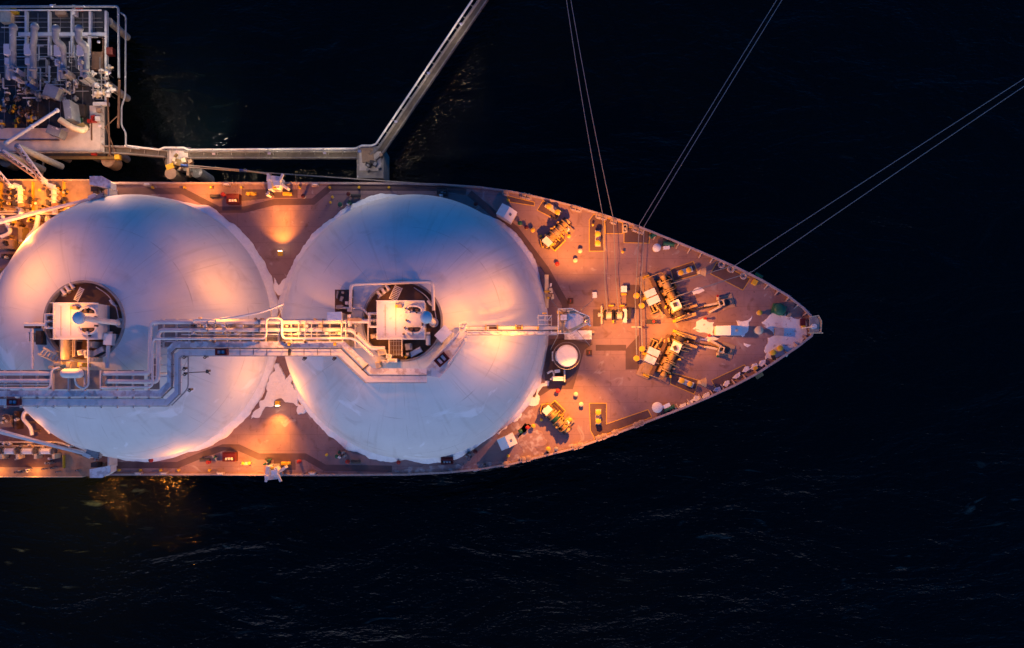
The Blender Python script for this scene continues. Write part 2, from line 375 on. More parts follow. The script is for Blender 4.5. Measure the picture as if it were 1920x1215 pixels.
# painted walkways
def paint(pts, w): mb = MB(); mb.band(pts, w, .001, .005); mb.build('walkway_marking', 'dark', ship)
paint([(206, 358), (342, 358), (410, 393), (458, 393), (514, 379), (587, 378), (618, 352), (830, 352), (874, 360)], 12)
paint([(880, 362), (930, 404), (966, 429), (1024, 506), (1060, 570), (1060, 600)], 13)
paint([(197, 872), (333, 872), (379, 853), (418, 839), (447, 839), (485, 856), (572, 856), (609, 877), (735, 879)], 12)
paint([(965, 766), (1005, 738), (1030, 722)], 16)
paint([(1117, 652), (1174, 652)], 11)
def pad(pts, outline=True, nm='deck_marking'):
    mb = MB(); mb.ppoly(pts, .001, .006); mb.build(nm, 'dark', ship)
    if outline:
        mb = MB(); mb.band(pts+[pts[0]], 1.3, .003, .0095); mb.build('line_marking', 'line', ship)
pad([(951, 367), (1002, 379), (1002, 386), (951, 378)]); pad([(1018, 376), (1007, 394), (1043, 412), (1055, 396)])
pad([(1113, 402), (1105, 412), (1105, 471), (1133, 471), (1133, 407)]); pad([(1135, 408), (1135, 438), (1167, 438), (1167, 418)])
pad([(1170, 424), (1170, 455), (1217, 456), (1219, 434)]); pad([(1257, 505), (1300, 490), (1309, 514), (1264, 527)])
pad([(1332, 513), (1344, 492), (1407, 522), (1393, 544)]); pad([(1105, 756), (1137, 756), (1137, 795), (1215, 768), (1222, 782), (1115, 822), (1107, 807)])
pad([(1258, 698), (1309, 713), (1302, 739), (1257, 720)]); pad([(1334, 713), (1396, 684), (1404, 696), (1346, 736)])
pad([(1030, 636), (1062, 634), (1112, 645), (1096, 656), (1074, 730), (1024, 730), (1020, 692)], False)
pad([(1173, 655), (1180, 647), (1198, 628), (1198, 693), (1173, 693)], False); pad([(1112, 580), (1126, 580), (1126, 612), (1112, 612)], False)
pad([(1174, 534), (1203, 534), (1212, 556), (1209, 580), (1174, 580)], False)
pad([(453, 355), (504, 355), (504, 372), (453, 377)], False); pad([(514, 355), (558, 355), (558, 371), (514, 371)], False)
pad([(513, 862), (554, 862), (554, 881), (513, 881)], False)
# ================================================================== tank domes
RZ, RD = 21.5, 22.05
DC = [(268, 615), (781, 615)]
def dome(i, label, ledge):
    x, y = DC[i]; o = T('tank_dome', label, 'tank dome', (x, y, 0), 'domed gas tanks along the deck'); c = (0, 0, 0)
    r0 = 5.6; a0 = math.asin(r0/RD)
    prof = [(RD, .0), (RD, .6)]+[(RD*math.cos(a), .6+(RZ-.6)*math.sin(a)) for a in [j*(PI/2-a0)/40 for j in range(1, 41)]]
    zt = prof[-1][1]
    MB().lathe(prof, c, 128).build('shell', 'dome', o, 40, local=True)
    MB().lathe([(r0, zt-1.0), (r0, zt+.35), (r0+.3, zt+.35), (r0+.3, zt-.3)], c, 72).build('hatch_rim', 'grey', o, 30, local=True)
    MB().lathe([(0, zt-.75), (r0-.02, zt-.75)], c, 72).build('hatch_floor', 'brown', o, local=True)
    # ledge of drifted snow round the foot; width by bearing
    mb = MB(); N = 360; inn, o1, o2 = [], [], []
    for k in range(N):
        th = 2*PI*k/N; deg = math.degrees(th); wd = .25
        for (a, b, m_) in ledge:
            d0 = min((deg-a) % 360, 360); span = (b-a) % 360
            if d0 <= span:
                e = min(1, d0/10, (span-d0)/10); wd += m_*max(0, e)
        nz = noise.noise(Vector((math.cos(th)*9, math.sin(th)*9, i*7.)))*.30+noise.noise(Vector((math.cos(th)*34, math.sin(th)*34, i*5.)))*.14
        wd = max(.12, wd*(1+nz))
        inn.append(mb.bm.verts.new((math.cos(th)*(RD-.3), math.sin(th)*(RD-.3), .8+wd*.45)))
        o1.append(mb.bm.verts.new((math.cos(th)*(RD+wd*.75), math.sin(th)*(RD+wd*.75), .35+wd*.25)))
        o2.append(mb.bm.verts.new((math.cos(th)*(RD+wd), math.sin(th)*(RD+wd), .003)))
    for k in range(N):
        j = (k+1) % N
        mb.bm.faces.new((inn[k], o1[k], o1[j], inn[j])); mb.bm.faces.new((o1[k], o2[k], o2[j], o1[j]))
    mb.build('snow_ledge', 'snow', o, 60, local=True)
    return o, zt
d1, ZT = dome(0, 'white domed tank cut by the edge of the photo, farthest from the bow', [(0, 72, 1.0), (290, 359, .8), (255, 290, .3)])
d2, ZT = dome(1, 'white domed tank nearest the bow, with a pipe loop round its hatch', [(95, 180, 1.3), (200, 265, 1.1), (265, 300, .7), (20, 60, .8), (310, 345, .6)])
# ---- drifts of snow lying on the deck
def drift(pts, h=.12, jag=.35, seed=0, z=.0, m='snow'):
    P = [W(x, y) for x, y in pts]; q = []
    for a, b in zip(P, P[1:]+P[:1]):
        n = max(2, int((b-a).length/.25))
        for k in range(n):
            v = a.lerp(b, k/n); s = Vector((v.x*.7, v.y*.7, seed)); 
            v = v+Vector((noise.noise(s), noise.noise(s+Vector((9, 3, 1))), 0))*jag*1.6+Vector((noise.noise(s*4.1), noise.noise(s*4.3+Vector((5, 5, 5))), 0))*jag*.3
            q.append(v)
    mb = MB(); c = sum(q, Vector())/len(q)
    o1 = [mb.bm.verts.new((v.x, v.y, z+.002)) for v in q]
    i1 = [mb.bm.verts.new((v.x+(c.x-v.x)*.03, v.y+(c.y-v.y)*.03, z+h)) for v in q]
    n = len(q)
    for k in range(n): mb.bm.faces.new((o1[k], o1[(k+1) % n], i1[(k+1) % n], i1[k]))
    f = mb.bm.faces.new(i1); bmesh.ops.triangulate(mb.bm, faces=[f])
    o = mb.build('snow', m); o['kind'] = 'stuff'; return o
drift([(508, 700), (522, 680), (537, 712), (545, 700), (560, 742), (572, 770), (562, 778), (550, 752), (536, 752), (520, 754), (505, 760), (488, 778), (472, 788), (484, 765), (498, 735)], .5, .5, 1)
drift([(512, 522), (524, 536), (534, 522), (545, 508), (540, 530), (530, 556), (522, 556), (514, 540)], .4, .3, 2)
drift([(1448, 587), (1480, 594), (1506, 593), (1511, 628), (1500, 648), (1455, 678), (1434, 672), (1437, 636), (1450, 628), (1428, 606)], .08, .45, 3, 0, 'patchy')
drift([(740, 880), (800, 872), (880, 872), (950, 862), (958, 868), (900, 880), (840, 885), (740, 889)], .05, .35, 4, 0, 'thin')
drift([(960, 775), (1000, 738), (1022, 712), (1026, 716), (1014, 740), (985, 768), (966, 790), (940, 812), (930, 815)], .12, .6, 5)
drift([(955, 812), (990, 796), (1018, 806), (1022, 826), (1000, 845), (1040, 850), (1000, 858), (960, 866), (978, 838)], .03, .7, 6, 0, 'thin')
drift([(1380, 606), (1400, 602), (1413, 588), (1404, 612), (1396, 622), (1398, 630), (1390, 629)], .05, .4, 7)
drift([(1022, 845), (1060, 835), (1110, 826), (1090, 834), (1040, 848), (1022, 850)], .03, .35, 8, 0, 'thin')
drift([(958, 800), (975, 770), (1002, 770), (990, 800), (975, 815)], .03, .7, 15, 0, 'thin')
drift([(1306, 600), (1338, 602), (1340, 612), (1338, 628), (1312, 626), (1300, 614)], .02, .5, 16, 0, 'patchy'); drift([(1395, 643), (1408, 647), (1402, 651), (1396, 647)], .03, .1, 9); drift([(1312, 635), (1330, 630), (1348, 633), (1330, 642)], .04, .3, 10)
drift([(1295, 548), (1310, 540), (1318, 545), (1302, 556)], .03, .3, 11)
for k, (x, y) in enumerate(((1262, 772), (1278, 765), (1292, 757), (1306, 751), (1322, 745), (1344, 733), (1362, 722), (1380, 708), (1398, 696), (1412, 690), (1428, 684))):
    q = random.random
    drift([(x-7, y+1), (x-2, y-6-q()*3), (x+6, y-8-q()*3), (x+7, y-3), (x, y+3)], .25+q()*.3, .2, 20+k)
# ================================================================== houses on the dome tops
def dome_house(x, y, w, h, label, cat='dome house'):
    """low cover over the hatch; x, y is the middle of its roof on the photo"""
    o = T('dome_house', label, cat, (x, y, 24.4), 'houses on the dome tops'); z0, z1 = ZT-.75, 24.2
    MB().pbox(x, y, w-3, h-3, z0, z1).build('wall', 'white', o)
    r = MB().pbox(x, y, w, h, z1, z1+.3).build('roof', 'roof', o)
    mb = MB()
    for (a, b, ww, hh) in ((-w/2+1, 0, 1.2, h-2), (0, -h/2+1, w-4, 1.2), (0, h/2-1, w-4, 1.2)): mb.pbox(x+a, y+b, ww, hh, z1+.3, z1+.55)
    mb.build('roof_kerb', 'white', r)
    mb = MB(); mb.pbox(x-w*.32, y, .8, h*.8, z1+.3, z1+.36).pbox(x-w*.1, y-h*.02, .7, h*.82, z1+.3, z1+.34); mb.build('roof_seam', 'grey', r)
    # two curved coamings with dark wells, fore side of the roof
    for sy, dd in ((-.27, 1), (.24, -1)):
        cx, cy = x+w*.27, y+h*sy
        MB().pbox(cx+1, cy, 22, 8, z1+.3, z1+.5).build('roof_hatch', 'dgrey', o)
        mb = MB(); mb.pt([(cx-17, cy+6*dd), (cx-13, cy-3*dd), (cx-5, cy-7*dd), (cx+7, cy-7*dd), (cx+15, cy-3*dd), (cx+18, cy+6*dd)], z1+.75, 2.3, 8, .8); mb.build('coaming', 'pipe', o, 50)
        MB().pbox(cx-4, cy, 5, 5, z1+.5, z1+1.1, 20).build('valve', 'brown', o); MB().pbox(cx+6, cy+.5, 6, 4, z1+.5, z1+.9).build('valve', 'brown', o)
    for k in range(16): MB().pbox(x+w*random.uniform(.02, .46), y+h*random.uniform(-.4, .4), random.uniform(1.5, 4), random.uniform(1.5, 4), z1+.3, z1+random.uniform(.5, 1.3), random.uniform(0, 90)).build('roof_fitting', random.choice(('dgrey', 'brown', 'grey', 'pipe', 'chain')), o)
    MB().pbox(x-w*.02, y-h*.36, 8, 6, z1+.3, z1+.9).build('roof_box', 'tan', o)
    MB().pbox(x-w*.08, y-h*.36, 6, 5, z1+.3, z1+.8).build('roof_box', 'yellow', o)
    mb = MB(); mb.rail([(x-w/2+1, y-h/2+1), (x+w/2-1, y-h/2+1)], z1+.3, 1., 1.2, .03); mb.rail([(x-w/2+1, y+h/2-1), (x+w/2-1, y+h/2-1)], z1+.3, 1., 1.2, .03); mb.build('guard_rail', 'white', o)
    # lagged pipes entering the after wall
    for dy in (-12, 0, 12):
        MB().pt([(x-w/2-13, y+dy), (x-w/2+2, y+dy)], 23, 2.6).build('pipe', 'pipe', o, 60)
    MB().pt([(x-w/2-13, y-14), (x-w/2-13, y+14)], 23, 3).build('header_pipe', 'pipe', o, 60)
    for dx in (-9, -4):
        for dy in (-6, 6): MB().pbox(x-w/2+dx, y+dy, 3, 4, 22.5, 23.7).build('valve', 'dgrey', o)
    return o
h1 = dome_house(141, 602, 84, 69, 'white snowy house on top of the domed tank that the photo cuts off')
h2 = dome_house(751, 600, 90, 73, 'white snowy house on top of the domed tank nearest the bow')
def vent(x, y, hx, hy, label):
    """tall vent mast; its round cap seen from above"""
    o = T('vent_mast', label, 'vent mast', (hx, hy, ZT-.7), 'vent masts on the dome houses'); z = 33.
    p = W(x, y, z); b = Vector((p.x, p.y, ZT-.7))
    MB().cyl((b.x, b.y, b.z), (p.x, p.y, z-.7), .42, .34).build('pole', 'pipe', o, 50)
    MB().lathe([(0, .45), (.45, .4), (.75, .18), (.84, -.1), (.8, -.45), (.3, -.6), (0, -.6)], p, 28).build('cap', 'roof', o, 50)
    MB().cyl(b+Vector((0, 0, -.02)), b+Vector((0, 0, .35)), .7).build('base', 'pipe', o, 50)
    return o
vent(147, 596, 222, 604, 'round bluish vent mast cap on the dome house at the photo edge')
vent(799, 595, 813, 604, 'round bluish vent mast cap on the dome house nearest the bow')
# gear in the hatch openings
def hatch_gear(x, y, first):
    zf = ZT-.72; w = 'of the tank nearest the bow' if not first else 'of the tank cut by the photo edge'
    o = T('ladder', 'striped white ladder in the hatch opening '+w, 'ladder', (x-10, y-54, zf))
    a, b = ((x-16, y-38), (x-4, y-62)) if first else ((x-18, y-40), (x-6, y-66))
    mb = MB(); d = Vector(b)-Vector(a); n = Vector((-d.y, d.x)).normalized()*(4 if first else 7)
    for s in (-1, 1): mb.tube([W(a[0]+n.x*s, a[1]+n.y*s, ZT+.1), W(b[0]+n.x*s, b[1]+n.y*s, ZT+.6)], .06, 6)
    mb.build('stringer', 'white', o)
    for k in range(9):
        p = Vector(a)+d*(k+.5)/9; q = ZT+.1+.5*(k+.5)/9
        MB().tube([W(p.x+n.x, p.y+n.y, q), W(p.x-n.x, p.y-n.y, q)], .07, 6).build('rung', 'white', o)
    o = T('valve_cluster', 'three stubby white valves at the hatch rim '+w, 'valves', (x-36, y-58, zf))
    for k in range(3):
        cx, cy = x-(44 if not first else 40)+k*8, y-(52 if not first else 55)-k*6
        MB().ph((cx-3, cy-5), (cx+4, cy+5), ZT+.2, 2.6, 3.4).build('valve_body', 'pipe', o, 50)
        MB().pbox(cx, cy+6, 5, 4, zf, ZT+.1, 20).build('actuator', 'grey', o)
    o = T('white_drum', 'upright white drum cabinet inside the hatch '+w, 'drum', (x+48, y+33, zf))
    MB().ph((x+48, y+20), (x+49, y+44), ZT+.3, 4.6, 4.6).build('body', 'pipe', o, 50)
    MB().pbox(x+48, y+20, 8, 2, zf, ZT-.1).pbox(x+49, y+43, 8, 2, zf, ZT-.1).build('foot', 'grey', o)
    MB().ph((x+48, y+24), (x+48, y+26.5), ZT+.3, 5.1).build('strap', 'grey', o, 50)
    o = T('conduit', 'thin pale conduit bent round the hatch floor '+w, 'conduit', (x+60, y-36, zf))
    mb = MB(); mb.pt([(x+22, y-64), (x+44, y-50), (x+60, y-28), (x+64, y-6)], zf+.4, .9, 6, 1.); mb.build('pipe', 'white', o, 60)
    mb = MB(); mb.pbox(x+50, y-36, 4, 9, zf, ZT, 35).pbox(x+56, y-30, 7, 3, zf, ZT-.2, -30); mb.build('bracket', 'white', o)
    o = T('hatch_sill_box', 'tilted pale box beside the hatch rim '+w, 'box', (x+28, y+56, zf))
    MB().pbox(x+25, y+57, 24, 10, zf, ZT+.3, 28).build('body', 'armb', o); MB().pbox(x+25, y+57, 22, 8, ZT+.3, ZT+.42, 28).build('lid', 'roof', o)
    MB().pbox(x+7, y+65, 5, 7, zf, ZT+.3, 30).build('end_box', 'yellow', o)
hatch_gear(754, 603, False); hatch_gear(158, 602, True)
# ================================================================== pipe rack over the dome tops
ZR = 22.6
rack = T('pipe_rack', 'long white pipe rack with snowy walkway spanning between the two dome tops', 'pipe rack', (480, 640, ZT))
def rp(name, pts, z, r, m='pipe', bend=.7): return MB().pt(pts, z, r, 10, bend).build(name, m, rack, 60)
rp('pipe', [(-40, 700), (96, 700)], ZR, 4.2); rp('pipe', [(193, 700), (281, 700), (283, 604), (547, 604), (705, 602)], ZR, 4.3)
rp('pipe', [(-40, 714), (95, 714)], ZR, 3.8); rp('pipe', [(200, 715), (296, 716), (298, 619), (660, 618), (696, 653), (722, 653)], ZR, 4)
rp('pipe', [(-40, 728), (94, 728), (97, 692), (112, 688)], ZR+.4, 2.2); rp('pipe', [(165, 636), (166, 722), (158, 729), (146, 724), (140, 712)], ZR+.8, 1.8)
rp('pipe', [(188, 727), (286, 726), (286, 635), (499, 635), (499, 596), (529, 596), (529, 635), (664, 634), (700, 668)], ZR+1.1, 2.2)
rp('pipe', [(-40, 721), (90, 721)], ZR-.2, 1.4, 'white'); rp('pipe', [(330, 611), (495, 611)], ZR-.5, 1.2, 'white')
rp('pipe', [(340, 627), (640, 627), (690, 650)], ZR-.4, 1.3, 'white')
mb = MB()
def rbeam(a, b, wd, z0, z1, name='cross_beam', m='white'):
    mb = MB(); mb.band([a, b], wd, z0, z1); return mb.build(name, m, rack)
for x in list(range(306, 700, 24)): rbeam((x, 598), (x, 653), 2.4, ZR-1.1, ZR-.62)
for y in (640, 664, 684, 706): rbeam((278, y), (340, y), 2.4, ZR-1.1, ZR-.62)
for x in list(range(8, 280, 30)): rbeam((x, 694), (x, 765), 2.4, ZR-1.1, ZR-.62)
rbeam((296, 626), (664, 626), 50, ZR-1.80, ZR-1.70, 'grating', 'grey'); rbeam((290, 672), (290, 730), 18, ZR-1.80, ZR-1.70, 'grating', 'grey'); rbeam((-40, 712), (270, 712), 36, ZR-1.80, ZR-1.70, 'grating', 'grey')  # grey sheets stand in for the shade in the gaps between pipes
for y in (599, 651): rbeam((300, y), (700, y), 2, ZR-1.5, ZR-1.12, 'girder')
for x, y in ((527, 604), (527, 648)):
    MB().pv(x, y, 0, ZR-1.5, 2.6).build('leg', 'white', rack, 50)
for x, y in ((330, 600), (430, 600), (620, 604), (300, 700), (200, 752), (60, 752), (440, 652), (640, 652)):
    p = W(x, y, ZR-1.5); MB().cyl((p.x, p.y, 9), (p.x, p.y, ZR-1.1), .16).build('post', 'white', rack, 50)
for x in (372, 384, 418, 446, 452, 560, 574, 600, 612, 636):
    MB().pbox(x, 611+random.choice((0, 14)), 6, 5, ZR-.6, ZR+.5, random.uniform(-10, 10)).build('pipe_clamp', random.choice(('white', 'pipe', 'cream')), rack)
for x, y in ((391, 604), (391, 619), (487, 604), (487, 619), (606, 603), (606, 618), (193, 700), (200, 715), (283, 640), (298, 646), (283, 668), (298, 672)):
    v = (x, y) in ((283, 640), (298, 646), (283, 668), (298, 672))
    mb = MB(); a, b = ((x, y-1.3), (x, y+1.3)) if v else ((x-1.3, y), (x+1.3, y)); mb.ph(a, b, ZR, 5.6); mb.build('flange', 'grey' if not v else 'pipe', rack, 50)
WK1 = [(-40, 738), (300, 738), (319, 716), (319, 655), (329, 646), (645, 646), (694, 702), (800, 702)]
WK2 = [(-40, 753), (312, 753), (332, 733), (332, 672), (342, 660), (640, 660), (689, 711), (800, 711)]
mb = MB(); mb.band([(-40, 738), (300, 738), (319, 718), (319, 655), (328, 646), (644, 646), (696, 696), (800, 697)], 11.5, ZR-.6, ZR-.25); wk = mb.build('cable_tray', 'walk', rack)
mb = MB(); mb.band([(-40, 754), (314, 754), (333, 736), (333, 668), (341, 660.5), (638, 660.5), (690, 710), (800, 710)], 12, ZR-.7, ZR-.45); wk2 = mb.build('walkway', 'roof', rack)
for pts in ([(-40, 746.2), (306, 746.2), (326, 727), (326, 662), (335, 653.5), (641, 653.5), (692, 703.5), (800, 703.5)],
            [(-40, 761), (318, 761), (340, 739), (340, 672), (345, 667.5), (635, 667.5), (687, 717.5), (800, 717.5)]):
    mb = MB(); mb.rail(pts, ZR-.45, 1., 1.6, .05); mb.build('guard_rail', 'dgrey' if pts[0][1] < 750 else 'grey', wk2)
for x in (545, 570, 595, 500, 475, 450, 620): rbeam((x, 655), (x, 666), .7, ZR-.446, ZR-.40, 'plank_joint', 'dgrey')
rbeam((541, 653), (541, 667.5), 2, ZR-.44, ZR+.2, 'gate', 'dgrey'); rbeam((678, 694), (690, 684), 2, ZR-.44, ZR+.2, 'gate', 'dgrey')
for x, y in ((541, 645), (627, 645)): MB().pbox(x, y, 4, 6, ZR-.24, ZR+.5).build('marker_box', 'yellow', rack)
for x, y in ((345, 668), (384, 668), (345, 690), (346, 700), (388, 695), (355, 730), (570, 671), (626, 671)):
    MB().pbox(x, y, 4, 4, ZR-1.6, ZR-.4).pt([(x-3, y+2, ZR-.4), (x, y+5, ZR-1), (x+4, y+1, ZR-.6)], ZR, .9, 6, .3).build('hose_hook', 'dgrey', rack)
rp('handrail', [(353, 668), (353, 728), (340, 742), (322, 760)], ZR-.2, 1.3, 'grey'); rp('handrail', [(346, 699), (388, 697), (394, 702)], ZR-.6, .8, 'dgrey')
rp('hose_boom', [(412, 598), (450, 593), (488, 586), (512, 578), (532, 569)], ZR+1.6, 1.9, 'pipe', .5)
rp('stay', [(520, 598), (532, 570)], ZR+1.2, .6, 'grey'); rp('stay', [(508, 598), (509, 580)], ZR+1.2, .6, 'grey')
# arched pipe whose shadow falls on the dome
rp('pipe_arch', [(363, 606, ZR), (363, 600, ZR+3), (404, 600, ZR+3), (404, 606, ZR)], ZR, 1.6)
for k in range(34):
    x = random.uniform(345, 690); y = random.choice((611, 626, 598, 640)); mb = MB(); z_ = ZR-.6
    mb.pbox(x, y+random.uniform(-2, 2), random.uniform(2, 6), random.uniform(2, 5), z_, ZR+random.uniform(-.3, .7), random.uniform(-8, 8)); mb.build('pipe_support', random.choice(('tan', 'brown', 'cream', 'grey', 'white')), rack)
for x in (560, 572, 584, 640, 648): rp('branch_pipe', [(x, 603), (x, 635)], ZR+.5, .9, 'white')
for y in (607, 631, 615): rp('conduit', [(310+y % 7, y), (648, y)], ZR-.55, .7, 'grey')
def redbox(x, y, label, rz=0, z=ZR-.44, w=22, h=12, group='red framed skylight boxes'):
    o = T('skylight_box', label, 'skylight', (x, y, z), group)
    mb = MB()
    for (a, b, ww, hh) in ((0, -h/2+.9, w, 1.8), (0, h/2-.9, w, 1.8), (-w/2+1.4, 0, 2.8, h-3.6), (w/2-1.4, 0, 2.8, h-3.6)):
        q = Matrix.Rotation(math.radians(-rz), 2) @ Vector((a, b)); mb.pbox(x+q.x, y+q.y, ww, hh, z, z+1., rz)
    mb.build('frame', 'dred', o)
    MB().pbox(x, y, w-5.8, h-3.7, z, z+.5, rz).build('well', 'dgrey', o)
    for s in (-1, 1):
        q = Matrix.Rotation(math.radians(-rz), 2) @ Vector((s*(w-5)/4.4, 0)); MB().pbox(x+q.x, y+q.y, 5.2, h-6, z+.5, z+.75, rz).build('pane', 'armb', o)
    return o
redbox(414, 660, 'dark red skylight box on the walkway between the two domes'); redbox(23, 754, 'dark red skylight box on the walkway at the edge of the photo')
# capsule vessel
o = T('pressure_vessel', 'white capsule shaped vessel lying across the pipe rack', 'vessel', (135, 700, ZR))
MB().ph((122, 700), (148, 700), ZR+1.6, 9, None, 24).ball(W(122, 700, ZR+1.6), L(9, 24)).ball(W(148, 700, ZR+1.6), L(9, 24)).build('shell', 'pipe', o, 40)
for x in (125, 146): MB().pbox(x, 700, 3, 14, ZR-.6, ZR+1.2).build('saddle', 'grey', o)
MB().pt([(140, 706, ZR+1.2), (142, 722, ZR+.6), (152, 728, ZR+.4)], ZR, 1.6, 8, .5).build('drain_pipe', 'pipe', o, 60)
# frames between house 1 and the rack
def stair_frame(x, y, label, dx):
    o = T('access_platform', label, 'platform', (x, y, ZT), 'platforms below the dome houses')
    z = ZR
    MB().pbox(x, y, 24, 30, z-.6, z-.45).build('grating', 'brown', o)
    for k in range(5): MB().pbox(x-10+k*5, y, .9, 30, z-.45, z-.3).build('bar', 'grey', o)
    for k in range(4): MB().pbox(x, y-12+k*8, 24, .9, z-.297, z-.2).build('bar', 'grey', o)
    for sx in (-12, 12): mb = MB(); mb.rail([(x+sx, y-15), (x+sx, y+16)], z-.45, 1, 1.2, .06); mb.build('guard_rail', 'cream', o)
    for sx, sy in ((-11, -14), (11, -14), (-11, 14), (11, 14)): MB().pv(x+sx, y+sy, ZT-1.2, z-.6, 1.2).build('leg', 'grey', o, 50)
    return o
stair_frame(743, 652, 'grated platform below the house of the tank nearest the bow', 0)
stair_frame(131, 653, 'grated platform below the house of the tank cut by the photo edge', 0)
o = T('stairway', 'slanting white stairway beside the platform at the photo edge', 'stairs', (95, 672, ZT))
for s in (0, 1): mb = MB(); mb.tube([W(71+s*10, 664-s*12, ZR+.6), W(116+s*4, 684-s*12, ZR-.6)], .16, 6); mb.build('stringer', 'cream', o)
for k in range(7):
    u = (k+.5)/7; MB().tube([W(71+45*u, 664+20*u, ZR+.5-1.1*u), W(81+39*u, 652+20*u, ZR+.5-1.1*u)], .13, 6).build('tread', 'cream', o)
MB().pbox(116, 655, 5, 38, ZR-.5, ZR+1.4).build('post', 'cream', o)
for k, (x, y, ww, hh, mm) in enumerate(((150, 661, 10, 9, 'pipe'), (160, 664, 5, 14, 'pipe'), (104, 662, 9, 7, 'cream'), (108, 682, 16, 6, 'cream'), (172, 674, 12, 8, 'cream'), (150, 684, 9, 8, 'yellow'), (128, 684, 8, 12, 'cream'), (170, 646, 8, 12, 'grey'), (95, 690, 10, 6, 'cream'))):
    o = T('equipment_box', ('small pale equipment box', 'yellow topped equipment box')[mm == 'yellow']+' crowded below the house at the photo edge', 'box', (x, y, ZT), 'boxes below the house at the photo edge')
    MB().pbox(x, y, ww, hh, ZT-.9, ZR+.5, random.uniform(-20, 20)).build('body', mm, o); MB().pbox(x, y, ww*.6, hh*.6, ZR+.5, ZR+.75, random.uniform(-9, 9)).build('lid', 'grey', o)
for k, (x, y, ww, hh, mm) in enumerate(((716, 661, 16, 9, 'cream'), (708, 684, 8, 12, 'cream'), (722, 678, 9, 5, 'pipe'), (729, 668, 10, 8, 'white'), (700, 630, 10, 8, 'tan'), (765, 650, 10, 12, 'grey'), (764, 664, 7, 8, 'dgrey'), (735, 676, 18, 7, 'armb'))):
    o = T('equipment_box', ('small equipment box', 'pale blue flat equipment box')[mm == 'armb']+' crowded below the house of the tank nearest the bow', 'box', (x, y, ZT), 'boxes below the house nearest the bow')
    MB().pbox(x, y, ww, hh, ZT-.9, ZR+.3, random.uniform(-14, 14)).build('body', mm, o); MB().pbox(x, y, ww*.6, hh*.6, ZR+.3, ZR+.5, random.uniform(-9, 9)).build('lid', 'grey', o)
o = T('pipe_run', 'thin white pipe with bracket dropping past the house at the photo edge', 'pipe', (60, 650, ZT))
MB().pt([(60, 616), (60, 692)], ZR, 3, 10).build('pipe', 'pipe', o, 60); MB().pt([(46, 608), (92, 608)], ZR+.3, 3.2, 10).build('pipe', 'pipe', o, 60)
MB().pbox(55, 611, 20, 8, ZT-1, ZR-.4).build('bracket', 'brown', o); MB().pbox(72, 633, 10, 26, ZT-1, ZR-.5).build('valve_panel', 'dgrey', o)
MB().pbox(52, 632, 5, 18, ZT-.8, ZR).build('cabinet', 'pipe', o)
o = T('drum', 'upright white cabinet on the hatch edge of the tank cut by the photo edge', 'cabinet', (202, 636, ZT))
MB().pbox(202, 636, 17, 22, ZT-.75, ZT+1.4, -4).build('body', 'pipe', o); MB().pbox(202, 636, 15, 20, ZT+1.4, ZT+1.5, -4).build('lid', 'roof', o); MB().pt([(203, 648), (201, 690)], ZT+.8, 4).build('pipe', 'pipe', o, 60)
# pipe loop round the bow-side hatch, valve skid and snowy box
o = T('pipe_loop', 'white pipe looping round the hatch of the tank nearest the bow', 'pipe', (735, 530, ZT))
MB().pt([(657, 578), (658, 533), (811, 528), (813, 582)], ZT+1.0, 3.1, 10, .7).build('pipe', 'pipe', o, 60)
for x, y in ((658, 556), (735, 530.5), (812.5, 555)): MB().pv(x, y, ZT-1.6, ZT+.9, 1.3).build('leg', 'white', o, 50)
o = T('valve_skid', 'dark valve skid with white fittings left of the bow-side dome house'.replace('left of', 'abaft'), 'valve skid', (645, 566, ZT))
MB().pbox(645, 566, 34, 46, ZT-1.2, ZT-.6).build('base', 'brown', o)
MB().pv(645, 556, ZT-.6, ZT+.4, 12).build('tank', 'dgrey', o, 50)
for x, y, ww, hh in ((640, 560, 5, 9), (650, 568, 6, 6), (636, 575, 12, 6), (655, 580, 8, 8), (642, 548, 4, 4), (632, 552, 2, 14)): MB().pbox(x, y, ww, hh, ZT-.6, ZT+.9, random.uniform(-20, 20)).build('valve', random.choice(('pipe', 'grey')), o)
MB().pt([(630, 577), (680, 578), (690, 590)], ZT+.6, 2.2, 8, .5).build('pipe', 'pipe', o, 60); MB().pt([(655, 590), (656, 612)], ZR+.3, 3.6).build('pipe', 'pipe', o, 60); MB().pt([(636, 586), (636, 605)], ZR, 2).build('pipe', 'pipe', o, 60)
o = T('snowy_cabinet', 'flat cabinet with a bluish snow covered top beside the valve skid', 'cabinet', (627, 593, ZT))
MB().pbox(627, 593, 25, 15, ZT-1, 24.6).build('body', 'grey', o); MB().pbox(627, 593, 27, 16, 24.6, 25, 2).build('lid', 'snow', o)
MB().pbox(664, 599, 26, 5, 22.4, 23.2).build('tray', 'tan', o)
# ================================================================== angled platform and catwalk to the foremast
o = T('inspection_platform', 'angled snowy platform with railings beside the bow-side hatch', 'platform', (835, 660, ZT-2))
zp = 21.6
mb = MB(); mb.ppoly([(792, 703), (800, 690), (862, 622), (862, 605), (875, 605), (875, 640), (842, 690), (824, 708)], zp-.3, zp); mb.build('floor', 'walk', o)
mb = MB(); mb.rail([(800, 690), (862, 622), (862, 605), (875, 605)], zp, 1, 1.4, .06); mb.rail([(824, 708), (842, 690), (875, 640)], zp, 1, 1.4, .07); mb.build('guard_rail', 'white', o)
for x, y in ((808, 695), (838, 668), (866, 625)): MB().pv(x, y, 15, zp-.3, 1.6).build('leg', 'white', o, 50)
mb = MB(); mb.pt([(872, 640), (866, 650), (840, 684)], zp+1.2, 2., 8); mb.build('pipe', 'pipe', o, 60); mb = MB(); mb.pt([(873, 625), (861, 645)], zp+.8, 2.6); mb.build('pipe', 'pipe', o, 60)
redbox(828, 674, 'dark red skylight box tilted on the angled platform', 42, zp, 25, 17)
